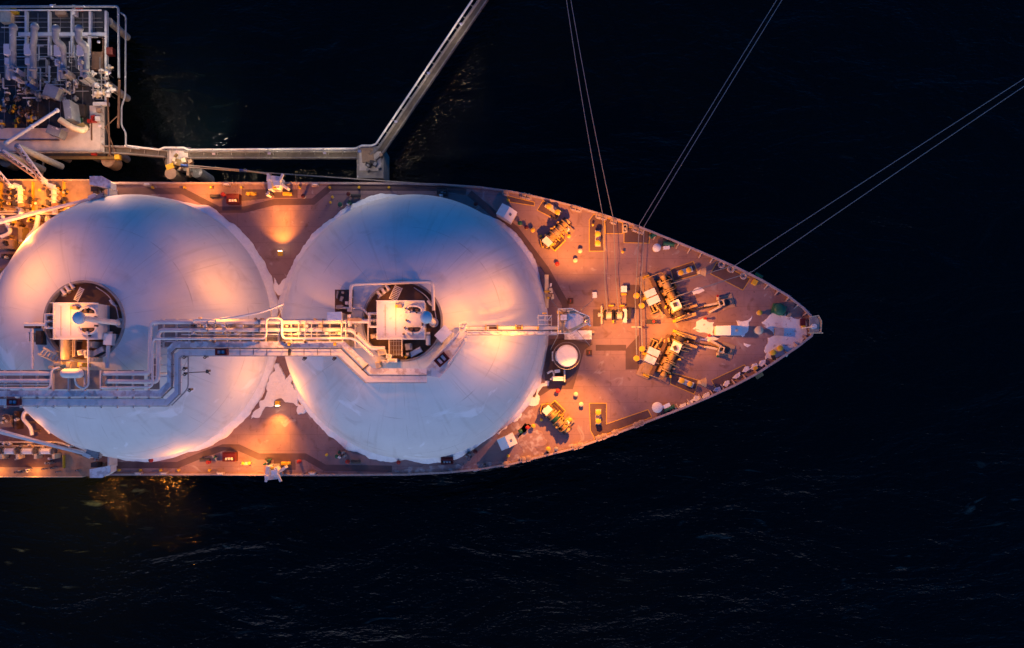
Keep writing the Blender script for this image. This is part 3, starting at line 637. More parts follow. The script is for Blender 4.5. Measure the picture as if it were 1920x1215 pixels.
o = T('snowy_locker', 'white locker with snowy lid tilted against the angled platform', 'locker', (831, 626, ZT))
MB().pbox(831, 626, 27, 19, ZT-1, 22.4, 45).build('body', 'white', o); MB().pbox(831, 626, 28, 20, 22.4, 22.7, 45).build('lid', 'roof', o)
MB().pbox(824, 640, 14, 6, ZT-1, 22., -45).build('step', 'grey', o)
o = T('catwalk', 'narrow white catwalk running from the dome top to the foremast', 'catwalk', (950, 622, 12))
zc = lambda x: 21.4-(x-875)/170*6.4
pts = [(x, 620, zc(x)) for x in (875, 915, 955, 1000, 1045)]
def strip(pts, w, th, m, name):
    mb = MB()
    for a, b in zip(pts, pts[1:]):
        v = []
        for (x, y, z) in (a, b):
            for s in (-1, 1):
                for d in (0, -th):
                    q = W(x, y, z); v.append(mb.bm.verts.new((q.x, q.y+s*L(w/2, z), z+d)))
        for f in ((0, 4, 6, 2), (1, 3, 7, 5), (0, 1, 5, 4), (2, 6, 7, 3), (0, 2, 3, 1), (4, 5, 7, 6)): mb.bm.faces.new([v[i] for i in f])
    return mb.build(name, m, o)
strip([(a, 615, z) for a, b, z in pts], 6, .15, 'pipe', 'deck'); strip([(a, 624.5, z-.05) for a, b, z in pts], 5.5, .25, 'walk', 'snowy_side')
for yy in (611.5, 619.5, 628.): mb = MB(); mb.tube([W(a, yy, z+1) for a, b, z in pts], .06, 5); mb.build('guard_rail', 'grey' if yy != 619.5 else 'dgrey', o)
for x in range(880, 1045, 15):
    mb = MB(); mb.tube([W(x, 611.5, zc(x)), W(x, 611.5, zc(x)+1)], .05, 5); mb.tube([W(x, 628, zc(x)), W(x, 628, zc(x)+1)], .05, 5); mb.build('rail_post', 'white', o)
for x, ww in ((922, 22), (973, 12)):
    for s in (-1, 1): MB().pbox(x+s*ww/2, 613.5, 2, 10, zc(x)+.02, zc(x)+.7).build('gate', 'yellow', o)
    MB().pbox(x, 613.5, ww-3, 8, zc(x)+.02, zc(x)+.2).build('hatch_plate', 'brown', o)
MB().pbox(1009, 615, 2, 9, zc(1009), zc(1009)+1).build('gate', 'yellow', o)
for x in (905, 940, 975, 1010, 1035): MB().pv(x, 620, max(2, zc(x)-9), zc(x)-.3, .9).build('leg', 'white', o, 50)
# ================================================================== foredeck gear
def bollard(p1, p2, label, sc=1., base='cream', g='twin yellow bollards on the deck'):
    """pair of posts on one base plate"""
    (x1, y1), (x2, y2) = p1, p2; cx, cy = (x1+x2)/2, (y1+y2)/2
    rz = -math.degrees(math.atan2(y2-y1, x2-x1)); d = math.hypot(x2-x1, y2-y1)
    o = T('twin_bollard', label, 'bollard', (cx, cy, 0), g)
    MB().pbox(cx, cy, d+13*sc, 10*sc, .008, .45*sc, rz).build('base', base, o)
    for x, y in (p1, p2):
        q = W(x, y, 1.25*sc); r = L(4.6*sc)
        MB().lathe([(0, .45*sc), (r*.85, .45*sc), (r*.85, 1.0*sc), (r*1.12, 1.05*sc), (r*1.12, 1.25*sc), (r*.9, 1.32*sc), (0, 1.34*sc)], (q.x, q.y, 0), 20).build('post', 'yellow', o, 40)
    return o
bollard((1029, 386), (1045, 397), 'twin yellow bollard by the upper bow rail, slanted, nearest the upper mooring winch')
bollard((1121, 438), (1121, 455), 'twin yellow bollard standing in the dark yellow outlined pad by the upper bow rail')
bollard((1122, 774), (1122, 790), 'twin yellow bollard standing in the L shaped dark pad by the lower bow rail')
bollard((1277, 511), (1292, 506), 'twin yellow bollard in the dark pad beside the upper windlass', 1., 'armb')
bollard((1279, 714), (1294, 720), 'twin yellow bollard in the dark pad beside the lower windlass', 1., 'armb')
bollard((1450, 661), (1463, 653), 'twin yellow bollard standing in snow near the tip of the bow')
bollard((465, 363), (476, 363), 'small yellow bollard pair beside the dark red hose box on the upper side deck', .6, 'yellow', 'small bollards on the side decks')
bollard((534, 363), (543, 363), 'small yellow bollard pair on the dark pad of the upper side deck', .6, 'yellow', 'small bollards on the side decks')
bollard((455, 869), (467, 869), 'small pale bollard pair beside the red box on the lower side deck', .6, 'cream', 'small bollards on the side decks')
bollard((531, 869), (541, 869), 'small yellow bollard pair on the dark pad of the lower side deck', .6, 'yellow', 'small bollards on the side decks')
def mushroom(x, y, r, m, label, h=1.0, cat='deck vent', g=None, nm='mushroom_vent'):
    o = T(nm, label, cat, (x, y, 0), g); q = W(x, y, h); R = L(r)
    MB().lathe([(0, h+.02), (R*.5, h), (R, h*.85), (R*.96, h*.7), (R*.5, h*.68), (0, h*.68)], (q.x, q.y, 0), 24).build('cap', m, o, 40)
    MB().lathe([(R*.5, h*.69), (R*.5, .15), (R*.8, .12), (R*.8, .006)], (q.x, q.y, 0), 18).build('stem', 'cream' if m != 'red' else 'red', o, 40)
    return o
YV = 'yellow capped vents on the foredeck'
for x, y, r, m, lb in (
    (1088, 470, 4.2, 'cream', 'pale capped vent right of the upper mooring winch'.replace('right of', 'forward of')), (1079, 488, 4.2, 'cream', 'pale capped vent between the red vent and the upper mooring winch'),
    (999, 431, 4.2, 'yellow', 'orange yellow vent beside the upper mooring winch, near the green vent'), (1067, 442, 3.6, 'yellow', 'small yellow vent at the forward end of the upper mooring winch'),
    (1014, 442, 2.6, 'yellow', 'tiny yellow vent at the after end of the upper mooring winch'), (1168, 472, 2.8, 'yellow', 'tiny yellow vent on open deck below the upper bow rail'),
    (1080, 739, 4.2, 'cream', 'pale capped vent nearest the big round ventilator on the lower foredeck'), (1090, 758, 4.2, 'cream', 'pale capped vent forward of the lower mooring winch'),
    (1000, 799, 4.2, 'yellow', 'orange yellow vent beside the red vent near the lower deckhouse'), (1015, 787, 3, 'yellow', 'small yellow vent at the after end of the lower mooring winch'),
    (1069, 787, 3.8, 'yellow', 'small yellow vent at the forward end of the lower mooring winch'), (1028, 842, 4.6, 'yellow', 'yellow vent in the bright patch by the lower rail'),
    (1043, 842, 4.0, 'grey', 'grey vent beside the yellow one in the bright patch by the lower rail'), (953, 855, 3., 'yellow', 'tiny yellow vent below the lower white deckhouse'),
    (953, 375, 3., 'yellow', 'tiny yellow vent at the corner of the narrow dark pad by the upper rail'), (1112, 421, 2.2, 'yellow', 'tiny yellow peg inside the dark pad with the upright bollard'),
    (1045, 494.5, 4.2, 'red', 'red vent on open deck below the upper mooring winch'), (987, 426, 4, 'dred', 'dark red vent between the green vent and the orange one'), (975, 418, 4.4, 'green', 'dark green vent beside the upper white deckhouse'),
    (1046, 733, 4.2, 'red', 'red vent above the lower mooring winch'), (989, 801.6, 4, 'red', 'red vent beside the lower white deckhouse'), (976, 809, 4, 'green', 'dark green vent close to the lower white deckhouse'),
    (1425, 586, 5, 'yellow', 'yellow ball topped vent near the bow snow'), (892, 382, 4, 'dred', 'dark red vent in shade beside the bow-side dome, upper side'), (891, 847, 4, 'dred', 'dark red vent in shade beside the bow-side dome, lower side'),
    (568, 367, 4, 'dred', 'dark red vent beside the dark pad on the upper side deck'), (560, 866, 4.2, 'red', 'red vent beside the dark pad on the lower side deck'), (747, 867, 4, 'red', 'red vent in the snow at the foot of the bow-side dome'),
    (623, 369, 2.6, 'yellow', 'tiny yellow vent on the upper side deck, nearer the rail of its pair'), (619, 379, 2.6, 'yellow', 'tiny yellow vent on the upper side deck, nearer the dome of its pair'), (612, 853, 2.8, 'yellow', 'tiny yellow vent alone on the lower side deck'),
    (637, 383, 4.4, 'green', 'dark green vent on the upper side deck beside the snow ledge'), (631, 856, 4, 'green', 'dark green vent on the lower side deck beside the red one'), (651, 866, 4.2, 'red', 'red vent on the lower side deck beside the green one'),
    (653, 363, 4, 'dred', 'dark red vent on the upper side deck close to the rail'), (282, 863, 4.5, 'red', 'red vent at the lowest edge of the tank cut by the photo'), (417, 364, 4, 'red', 'red vent touching the dark red hose box'),
    (389, 867, 4, 'red', 'red vent beside the open red box on the lower side deck'), (909, 871, 2.6, 'dgrey', 'small dark vent in snow by the lower rail')):
    mushroom(x, y, r, m, lb, 1.0 if r > 3 else .7, 'deck vent', 'small round deck vents')
mushroom(1232, 464, 7.6, 'white', 'large white disc ventilator by the upper bow rail', 1.6, nm='disc_vent'); mushroom(1233, 764, 10, 'white', 'largest white disc ventilator by the lower bow rail', 1.7, nm='disc_vent')
mushroom(1424, 619, 8, 'cream', 'pale round disc ventilator at the edge of the bow snow', 1.5, nm='disc_vent')
def guide(x, y, label):
    o = T('guide_roller', label, 'rope roller', (x, y, 0), 'rope guide rollers on pedestals'); p = W(x, y, 1.3); b = (p.x, p.y)
    MB().cyl((*b, .006), (*b, .9), .42, .34).build('pedestal', 'cream', o, 50)
    MB().lathe([(0, 1.3), (.3, 1.28), (.48, 1.24), (.3, 1.1), (.3, 1.0), (.48, .9), (0, .9)], (*b, 0), 20).build('roller', 'yellow', o, 50)
guide(1194, 554, 'yellow topped guide roller nearest the white locker'); guide(1203.5, 573, 'yellow topped guide roller close to the upper windlass'); guide(1204.5, 654, 'yellow topped guide roller taking the rope nearest the lower windlass'); guide(1194, 672, 'yellow topped guide roller lowest of the four, at the pad corner')
def locker(x, y, w, h, z, rz, label, m='white', top='roof', cat='locker', nm='locker'):
    o = T(nm, label, cat, (x, y, 0))
    MB().pbox(x, y, w*.92, h*.92, .006, z, rz).build('body', m, o); MB().pbox(x, y, w, h, z, z+.12, rz).build('lid', top, o); return o
locker(1170, 542, 11, 12, 1.1, 0, 'white square locker with a yellow step near the guide rollers'); locker(1115, 553, 8, 11, 1., 4, 'white locker standing alone forward of the mast')
o = T('step', 'yellow step against the white square locker', 'step', (1170, 552, 0)); MB().pbox(1170, 551.5, 10, 3, .006, .5).build('tread', 'yellow', o)
for x, y, lb in ((1070, 564, 'dark red square hatch above the foremast foot'), (1105, 661, 'dark red square hatch below the foremast foot')):
    o = T('deck_hatch', lb, 'hatch', (x, y, 0)); MB().pbox(x, y, 10, 10, .008, .6).build('coaming', 'dred', o); MB().pbox(x, y, 7.5, 7.5, .6, .75).build('lid', 'dgrey', o); MB().pbox(x, y, 2, 5, .75, .9).build('handle', 'red', o)
locker(1250, 464, 12, 6, .9, 6, 'small pale locker beside the upper disc ventilator'); locker(1250, 761, 14, 7, 1., 25, 'small pale locker beside the lower disc ventilator', 'tan')
for x, y, rz, lb in ((1254, 457, -8, 'dark green rope reel by the upper bow rail'), (1255, 766, 20, 'dark green rope reel by the lower bow rail'), (1224, 441, 30, 'dark green drum against the upper bow rail')):
    o = T('rope_reel', lb, 'reel', (x, y, 0)); a = math.radians(rz); dx, dy = 9*math.cos(a), -9*math.sin(a)
    if x == 1224: dx, dy = dx*.5, dy*.5
    MB().ph((x-dx, y-dy), (x+dx, y+dy), .8, 4.).build('drum', 'green', o, 50)
    for s in (-1, 1): MB().ph((x+dx*s, y+dy*s), (x+dx*s*1.12, y+dy*s*1.12), .8, 5.4).build('flange', 'green', o, 50)
    MB().pbox(x, y, 14, 5, .006, .4, rz).build('base', 'grey', o)
o = T('open_frame', 'white rectangular frame lying by the upper bow rail', 'frame', (1172, 428, 0))
for a in ((-3.4, 0, 1.4, 14), (3.4, 0, 1.4, 14), (0, -6.4, 5.4, 1.4), (0, 6.4, 5.4, 1.4)): MB().pbox(1172+a[0], 428+a[1], a[2], a[3], .009, .5).build('side', 'cream', o)
MB().pbox(1172, 428, 5, 11, .009, .3).build('well', 'dgrey', o); MB().pbox(1172.5, 429, 2, 5, .3, .7, 10).build('valve', 'cream', o)
def deckhouse(x, y, w, h, rz, label, z=2.6, hh=1.0):
    o = T('deckhouse', label, 'deckhouse', (x, y, 0), 'small white houses on the foredeck')
    MB().pbox(x, y, w-1.5, h-1.5, .006, z, rz).build('wall', 'white', o)
    c = W(x, y, z); k = L(1, z); R = Matrix.Translation((c.x, c.y, z)) @ Matrix.Rotation(math.radians(rz), 4, 'Z')
    mb = MB(); a, b = w/2*k, h/2*k
    v = [mb.bm.verts.new(R @ Vector(q)) for q in ((-a, -b, 0), (a, -b, 0), (a, b, 0), (-a, b, 0), (0, -b, hh), (0, b, hh), (-a, -b, .14), (a, -b, .14), (a, b, .14), (-a, b, .14))]
    for f in ((0, 3, 2, 1), (0, 1, 7, 4, 6), (2, 3, 9, 5, 8), (6, 4, 5, 9), (4, 7, 8, 5), (0, 6, 9, 3), (1, 2, 8, 7)): mb.bm.faces.new([v[i] for i in f])
    r = mb.build('roof', 'roof', o)
    MB().box((R @ Vector((a*.5, 0, hh*.55))), (.35, .35, .5), rz).build('roof_vent', 'grey', r)
    MB().box(R @ Vector((a*.2, b*.955, -1.2)), (.8, .06, 1.9), rz).build('door', 'grey', o)
    return o
deckhouse(950, 399.5, 33, 23, -31, 'white deckhouse with pitched roof near the upper rail, close to the dome')
deckhouse(951, 828, 33, 22, 25, 'white deckhouse with snowy pitched roof near the lower rail, close to the dome')
o = deckhouse(1367, 620, 50, 18, 0, 'long white box house with half blue roof between windlasses and bow', 1.3, 1.15)
# ---- mooring winch: drums across a bed, motor and operator's grating; my mirrors it about the ship's axis
def winch(my, label, drum2='coil'):
    f = (lambda x, y: (x, y)) if not my else (lambda x, y: (x, 1222-y)); s = -1 if my else 1
    o = T('mooring_winch', label, 'mooring winch', (*f(1042, 437), 0), 'mooring winches on the foredeck'); rz = 45*s
    x, y = f(1042, 437); MB().pbox(x, y, 66, 20, .008, .35, rz).build('bed', 'brown', o)
    u = lambda k, v=0: f(1042+k*.7071+v*.7071, 437-k*.7071+v*.7071)     # k along the shaft, v across
    for k0, k1, r, m in ((-14, -6, 8, 'gold'), (-4, 4, 8.5, drum2), (6, 14, 7.5, 'coil'), (16, 24, 7, 'gold')):
        MB().ridged(u(k0), u(k1), 1.1, r).build('drum', m, o, 50)
    for k in (-15, -5, 5, 15, 25): MB().ph(u(k-.7), u(k+.7), 1.1, 11).build('flange', 'gold', o, 50)
    MB().ph(u(25), u(33), 1.1, 5, 6).build('warping_head', 'gold', o, 50)
    a, b = u(-22); MB().pbox(a, b, 12, 17, .35, 1.9, rz).build('gearbox', 'pipe', o)
    a, b = u(-31, 2); MB().pbox(a, b, 5, 8, .35, 1.3, rz).build('brake', 'brown', o)
    MB().ph(u(-29, -4), u(-22, -4), 1.5, 4).build('motor', 'pipe', o, 50); MB().ph(u(-29, 5), u(-20, 5), 1.3, 3).build('motor', 'gold', o, 50)
    a, b = u(-12, 16); MB().pbox(a, b, 27, 13, .5, .62, rz).build('grating', 'brown', o)
    mb = MB(); mb.rail([u(-26, 10), u(-26, 23), u(2, 23), u(2, 10)], .62, 1, 1.2, .05); mb.build('guard_rail', 'yellow', o)
    mb = MB(); mb.rail([u(-30, 10), u(-38, 0), u(-30, -11)], .01, 1, 1.0, .05); mb.build('guard_rail', 'yellow', o)
    a, b = u(21, 15); MB().pbox(a, b, 15, 14, .3, .42, rz).build('grating', 'tan', o); MB().pbox(a-3, b-3*s, 6, 6, .42, 1.2, rz).build('control_box', 'white', o)
    for k in (-10, 0, 10, 20): a, b = u(k, 9); MB().pbox(a, b, 2.4, 6, .35, 1.6, rz).build('brake', 'gold', o)
    for k in range(24):
        a, b = u(random.uniform(-28, 26), random.choice((-10, 9, 11))+random.uniform(-2, 2)); MB().pbox(a, b, random.uniform(1.5, 4), random.uniform(1.5, 5), .35, random.uniform(.7, 1.9), random.uniform(0, 90)).build('fitting', random.choice(('chain', 'dgrey', 'yellow', 'gold', 'brown')), o)
    for k in (-5, 5, 15): MB().pt([(*u(k, 8), 1.3), (*u(k, 16), 1.0)], 1, .8).build('lever', 'yellow', o, 60)
    return o
winch(False, 'mooring winch with cream drums by the upper bow rail'); winch(True, 'mooring winch with a green covered drum by the lower bow rail', 'green')
# ---- windlass with warping drums and chain wheel
def windlass(my, label):
    f = (lambda x, y: (x, y)) if not my else (lambda x, y: (x, 1223-y)); s = -1 if my else 1
    P = lambda *q: [f(*a) for a in q]
    o = T('windlass', label, 'windlass', (*f(1250, 557), 0), 'anchor windlasses on the bow'); rz = -66*s
    def bx(n, x, y, w, h, z0, z1, m, r=rz): a, b = f(x, y); return MB().pbox(a, b, w, h, z0, z1, r).build(n, m, o)
    bx('foundation', 1258, 556, 78, 30, .008, .3, 'brown'); bx('foundation', 1219, 550, 74, 24, .008, .22, 'tan')
    bx('long_beam', 1238, 558, 82, 6, .3, 1.1, 'brown')
    bx('motor', 1220, 549, 13, 20, .22, 1.7, 'white'); bx('motor', 1226, 563, 13, 22, .22, 1.6, 'white')
    bx('motor_base', 1216, 531, 22, 20, .22, .5, 'tan'); bx('frame_box', 1230, 578, 17, 19, .22, .5, 'dgrey')
    for a in ((-8, 0, 1.6, 18), (8, 0, 1.6, 18), (0, -8, 15, 1.6), (0, 8, 15, 1.6)):
        q = Matrix.Rotation(math.radians(24*s), 2) @ Vector(a[:2]); bx('frame_side', 1230+q.x, 578+q.y*s, a[2], a[3], .5, 1., 'gold', 24*s)
    bx('frame_bar', 1231, 575, 3, 12, 1., 1.3, 'gold', 30*s)
    sh = lambda k, v=0: f(1246+29*k+.912*v, 525+65*k-.409*v)
    MB().ph(sh(-.05), sh(1.05), 1.5, 2, None, 12).build('shaft', 'gold', o, 50)
    for k0, k1, r, m in ((.08, .24, 8, 'coil'), (.36, .52, 7.5, 'gold')): MB().ridged(sh(k0), sh(k1), 1.5, r, 7).build('drum', m, o, 50)
    for k in (.04, .27, .32, .55): MB().ph(sh(k-.013), sh(k+.013), 1.5, 11.5, None, 22).build('flange', 'gold', o, 50)
    MB().ph(sh(-.12), sh(0), 1.5, 6, 5, 16).build('warping_head', 'gold', o, 50)
    bx('gearbox', 1268, 572, 18, 17, .3, 2.3, 'white'); bx('gear_cover', 1266, 571, 6, 8, 2.3, 2.6, 'dgrey', 20)
    MB().ph(sh(.9), sh(1.02), 1.6, 9, None, 20).build('chain_wheel', 'chain', o, 50)
    for k in (.86, 1.06): MB().ph(sh(k-.015), sh(k+.015), 1.6, 11, None, 20).build('flange', 'gold', o, 50)
    for k, v in ((.04, -9), (.3, -9), (.55, -9)): a, b = sh(k, v); MB().pbox(a, b, 4, 12, .3, 1.9, (-66+90)*s).build('brake', 'gold', o)
    bx('chain_pipe', 1291, 577, 34, 4.5, .3, 1.2, 'gold', 17*s); bx('chain_pipe', 1287, 594, 38, 6, .3, 1.5, 'gold', 17*s); bx('chain_guard', 1288, 585, 30, 4, .3, .8, 'brown', 17*s)
    for k in range(7): bx('strut', 1248+k*6.5+random.uniform(-2, 2), 574+k*2.4+random.uniform(-9, 12), random.uniform(2, 4), random.uniform(5, 11), .3, random.uniform(.9, 2.), random.choice(('gold', 'yellow', 'chain', 'brown', 'gold')), random.uniform(-30, 30))
    for x, y in ((1212, 519), (1211, 559), (1268, 601)): bx('step', x, y, 12, 5, .1, .6, 'yellow', 20*s)
    for k in range(36):
        a, b = sh(random.uniform(-.05, 1.1), random.choice((-11, -9, 9, 12, 15))+random.uniform(-2, 2)); MB().pbox(a, b, random.uniform(1.5, 4), random.uniform(2, 6), .3, random.uniform(.7, 2.), random.uniform(0, 90)).build('fitting', random.choice(('chain', 'dgrey', 'yellow', 'gold', 'brown', 'tan')), o)
    for k in range(3): MB().pt([(*sh(.7+.1*k, 4), 1.9), (*sh(.75+.1*k, 26+4*k), .9)], 1, 1.0).build('hydraulic_pipe', 'gold', o, 60)
    a = MB(); a.rail(P((1206, 524), (1238, 512), (1250, 520)), .3, 1., 1.2, .05); a.build('guard_rail', 'gold', o)
    for k in (.27, .55): MB().pt([(*sh(k, 6), 1.6), (*sh(k, 22), 1.2)], 1, .9).build('lever', 'gold', o, 60)
    return o
windlass(False, 'anchor windlass in the upper half of the bow'); windlass(True, 'anchor windlass in the lower half of the bow')
def stopper(my, half):
    f = (lambda x, y: (x, y)) if not my else (lambda x, y: (x, 1223-y)); s = -1 if my else 1
    o = T('chain_stopper', 'chain stopper over its hawse hole at the '+half+' side of the bow', 'chain stopper', (*f(1350, 570), 0), 'chain stoppers')
    def bx(n, x, y, w, h, z0, z1, m, r=17*s): a, b = f(x, y); return MB().pbox(a, b, w, h, z0, z1, r).build(n, m, o)
    bx('deck_plate', 1364, 566, 24, 26, .01, .1, 'tan'); a, b = f(1362, 567.5); MB().pv(a, b, .1, .16, 6.5, None, 24).build('hawse_hole', 'dgrey', o)
    for d in (-4.5, 4.5): bx('bar', 1353, 568+d, 11, 2, .1, 1., 'cream')
    for d in (-4.5, 4.5): bx('cross_bar', 1353+d, 568, 2, 9, 1., 1.25, 'cream')
    bx('beam', 1334, 571, 24, 4, .01, .8, 'cream', 12*s); bx('beam', 1342, 579, 24, 4, .01, .7, 'cream', 28*s)
    bx('hand_wheel', 1347, 558, 3, 8, .3, 1.1, 'cream', 0); a, b = f(1346, 555); MB().pv(a, b, 1.1, 1.25, 2.4).build('wheel', 'red' if not my else 'green', o, 50)
    c = T('anchor_chain', 'dark anchor chain running from the '+half+' windlass to its stopper', 'chain', (*f(1320, 577), 0), 'anchor chains')
    for k in range(34):
        u = k/33; x, y = 1282+u*76, 585-u*17; a, b = f(x, y); q = W(a, b, 1.1-.6*u)
        m = MB(); R = Matrix.Translation(q) @ Matrix.Rotation(math.radians(13*s), 4, 'Z') @ Matrix.Rotation((k % 2)*PI/2, 4, 'X')
        m.tube([R @ Vector((.19*math.cos(t), .11*math.sin(t), 0)) for t in [i*2*PI/8 for i in range(9)]], .06, 5); m.build('link', 'chain', c, 60)
stopper(False, 'upper'); stopper(True, 'lower')
for x, y, lb in ((1323, 597, 'small red hydrant above the long box house'), (1331, 629, 'small red hydrant below the long box house'), (1226, 603, 'small red hydrant at the black box by the upper windlass'), (1252, 704, 'red hydrant at the end of the lower windlass')):
    o = T('hydrant', lb, 'hydrant', (x, y, 0)); MB().pv(x, y, .006, .9, 2.2, 1.6).build('body', 'red', o, 50); MB().ph((x-4, y), (x+4, y), .6, 1.1).build('outlet', 'red', o, 50); MB().pv(x, y, .9, 1.05, 2.6).build('wheel', 'red', o, 50)
locker(1222, 603, 18, 8, .8, 0, 'black low box beside the red hydrant by the upper windlass', 'dgrey', 'dgrey', 'box', 'low_box')
for x, y, a, lb in ((1316, 509, 22, 'upper'), (1317, 717, -20, 'lower')):
    o = T('cowl_vent', 'orange cowl vent beside the %s twin bollard pad' % lb, 'deck vent', (x, y, 0)); MB().pv(x-2, y, .006, 1.6, 4).build('stem', 'cream', o, 50)
    q = W(x-3, y, 1.8); b = W(x+6, y, 1.8); MB().cyl(q, b, .45, .85, 18).build('hood', 'tan', o, 50)
# centre warping winch
o = T('warping_winch', 'small rope winch with two orange drums on the ship centreline', 'winch', (1155, 588, 0))
MB().pbox(1155, 588, 52, 14, .008, .35).build('bed', 'olive', o)
for x in (1141, 1161): MB().ph((x-5, 591), (x+5, 591), 1.1, 7).build('drum', 'cream', o, 50); MB().pbox(x+5, 573, 9, 3, .3, 1.1).build('step', 'yellow', o)
for x in (1134, 1148, 1154, 1168): MB().ph((x-.8, 591), (x+.8, 591), 1.1, 9.5).build('flange', 'chain', o, 50)
MB().pbox(1128, 590, 3, 34, .35, 1.4).build('end_frame', 'cream', o); MB().pbox(1172, 592, 7, 26, .35, 1.7).build('end_frame', 'pipe', o); MB().pbox(1180, 588, 6, 19, .35, 1.3, -8).build('brake', 'dgrey', o); MB().ph((1121, 590), (1130, 590), 1.1, 4).build('warping_head', 'cream', o, 50)
MB().pbox(1150, 603, 3, 6, .35, 1).build('pedal', 'yellow', o)
# fairleads along the rails
def fairlead(x, y, rz, n, label):
    o = T('fairlead', label, 'fairlead', (x, y, 0), 'roller fairleads along the rails'); R = Matrix.Rotation(math.radians(-rz), 2)
    MB().pbox(x, y, n*9+4, 9, .29 if False else .006, .55, rz).build('base', 'edge', o)
    for k in range(n):
        q = R @ Vector(((k-(n-1)/2)*9, -1.)); p = W(x+q.x, y+q.y, 1.1)
        MB().lathe([(0, 1.2), (.3, 1.18), (.42, 1.1), (.26, .9), (.26, .75), (.42, .56), (0, .55)], (p.x, p.y, 0), 14).build('roller', 'tan', o, 50)
        q = R @ Vector(((k-(n-1)/2)*9, 4.4)); MB().pbox(x+q.x, y+q.y, 7, 2.2, .55, 1.3, rz).build('cheek', 'edge', o)
for x, y, rz, n, lb in ((948, 361, -8, 1, 'single roller fairlead on the upper rail beside the first narrow pad'), (987, 367, -13, 2, 'double roller fairlead on the upper rail above the upper white deckhouse'), (1081, 390, -15, 2, 'double roller fairlead on the brightly lit upper rail, no rope in it'),
    (1128, 405, -17, 2, 'double roller fairlead on the upper rail holding the first mooring rope'), (1151, 414, -19, 1, 'single roller fairlead on the upper rail holding the second mooring rope'), (1196, 430, -22, 2, 'double roller fairlead on the upper rail holding two slanting ropes'),
    (948, 871, 8, 1, 'single roller fairlead on the lower rail under the snowy deckhouse'), (986, 861, 12, 2, 'double roller fairlead on the snowy lower rail'), (1083, 837, 15, 2, 'double roller fairlead at the brightly lit lower rail'), (1128, 820, 18, 2, 'double roller fairlead on the lower rail beside the L shaped pad'),
    (1154, 811, 20, 1, 'single roller fairlead on the lower rail beside the L shaped pad'), (1198, 795, 22, 2, 'double roller fairlead on the lower rail near the largest disc ventilator')): fairlead(x, y, rz, n, lb)
def ringlead(x, y, label):
    o = T('ring_fairlead', label, 'fairlead', (x, y, 0), 'ring fairleads in the bow bulwark'); q = W(x, y, 1.); m = MB()
    m.tube([q+Vector((.48*math.cos(t), .48*math.sin(t), 0)) for t in [i*2*PI/18 for i in range(19)]], .15, 8); m.build('ring', 'edge', o, 60); MB().pv(x, y, .006, .86, 2.5).build('stem', 'edge', o)
ringlead(1353, 496, 'ring fairlead in the upper bow bulwark, first towards the tip'); ringlead(1370, 504, 'ring fairlead in the upper bow bulwark, middle of three'); ringlead(1394, 517, 'ring fairlead in the upper bow bulwark, nearest the tip')
# bow tip
o = T('capstan_cover', 'dark green rounded cover beside the bow snow', 'cover', (1462, 580, 0)); MB().pbox(1462, 580, 24, 18, .006, 1.0, -15).build('base', 'green', o); c = W(1462, 580, 1.); MB().lathe([(1.05, .0), (1.0, .25), (.7, .5), (0, .6)], c, 22).build('cover', 'green', o, 60)
locker(1480, 590, 7, 8, .8, -20, 'small tan box between the green cover and the bulwark', 'tan', 'tan'); locker(1461.5, 622, 17, 15, .8, -3, 'square pale hatch box in the bow snow', 'tan', 'edge', 'hatch', 'hatch_box')
locker(1451, 670, 6, 10, .6, 25, 'dark narrow box in snow beside the bow bollard', 'dgrey', 'dgrey', 'box', 'low_box')
o = T('bow_platform', 'pale grey lookout platform at the very tip of the bow', 'platform', (1529, 608, 0))
MB().ppoly([(1518, 594), (1531, 592), (1537, 603), (1536, 622), (1518, 623)], 1.38, 1.6).build('floor', 'conc', o); MB().pv(1527, 612, 1.6, 2.2, 5).build('post', 'white', o, 50); MB().pv(1527, 612, 2.2, 8, 1.1, .7).build('mast', 'white', o, 50)
mb = MB(); mb.rail([(1518, 594), (1531, 592), (1537, 603), (1536, 622)], 1.6, 1, .9, .05); mb.build('guard_rail', 'cream', o); MB().ph((1515, 624), (1543, 624), 1.5, 1).build('boom', 'cream', o)
o = T('floodlight', 'yellow lamp box at the inner edge of the bow platform', 'lamp', (1508, 613, 0)); MB().pbox(1508, 613, 6, 5, .2, .9).build('body', 'yellow', o); MB().pbox(1508, 613, 2, 2, .006, .2).build('stem', 'grey', o)
locker(1506, 604, 9, 14, .7, 0, 'reddish box at the inner edge of the bow platform', 'dred', 'dred', 'box', 'low_box'); locker(1416, 529, 9, 9, .9, -30, 'yellow box inside the upper bow bulwark', 'yellow', 'yellow', 'box', 'yellow_box'); locker(1417, 690, 7, 6, .9, 30, 'yellow box among the snow heaps at the lower bow bulwark', 'yellow', 'yellow', 'box', 'yellow_box')
for x, y, lb, rz in ((1423, 517, 'upper', -30), (1424, 704, 'lower', 30)):
    o = T('outboard_step', 'yellow grated step hanging outside the %s bow bulwark' % lb, 'step', (x, y, 0)); MB().pbox(x, y, 15, 8, .1, .25, rz).build('grating', 'olive', o); mb = MB(); mb.tube([W(x-7, y+(3 if rz < 0 else -3)*0-(4 if rz > 0 else 4), .9), W(x+6, y+(4 if rz < 0 else -8), .9)], .07, 6); mb.build('guard_rail', 'yellow', o)
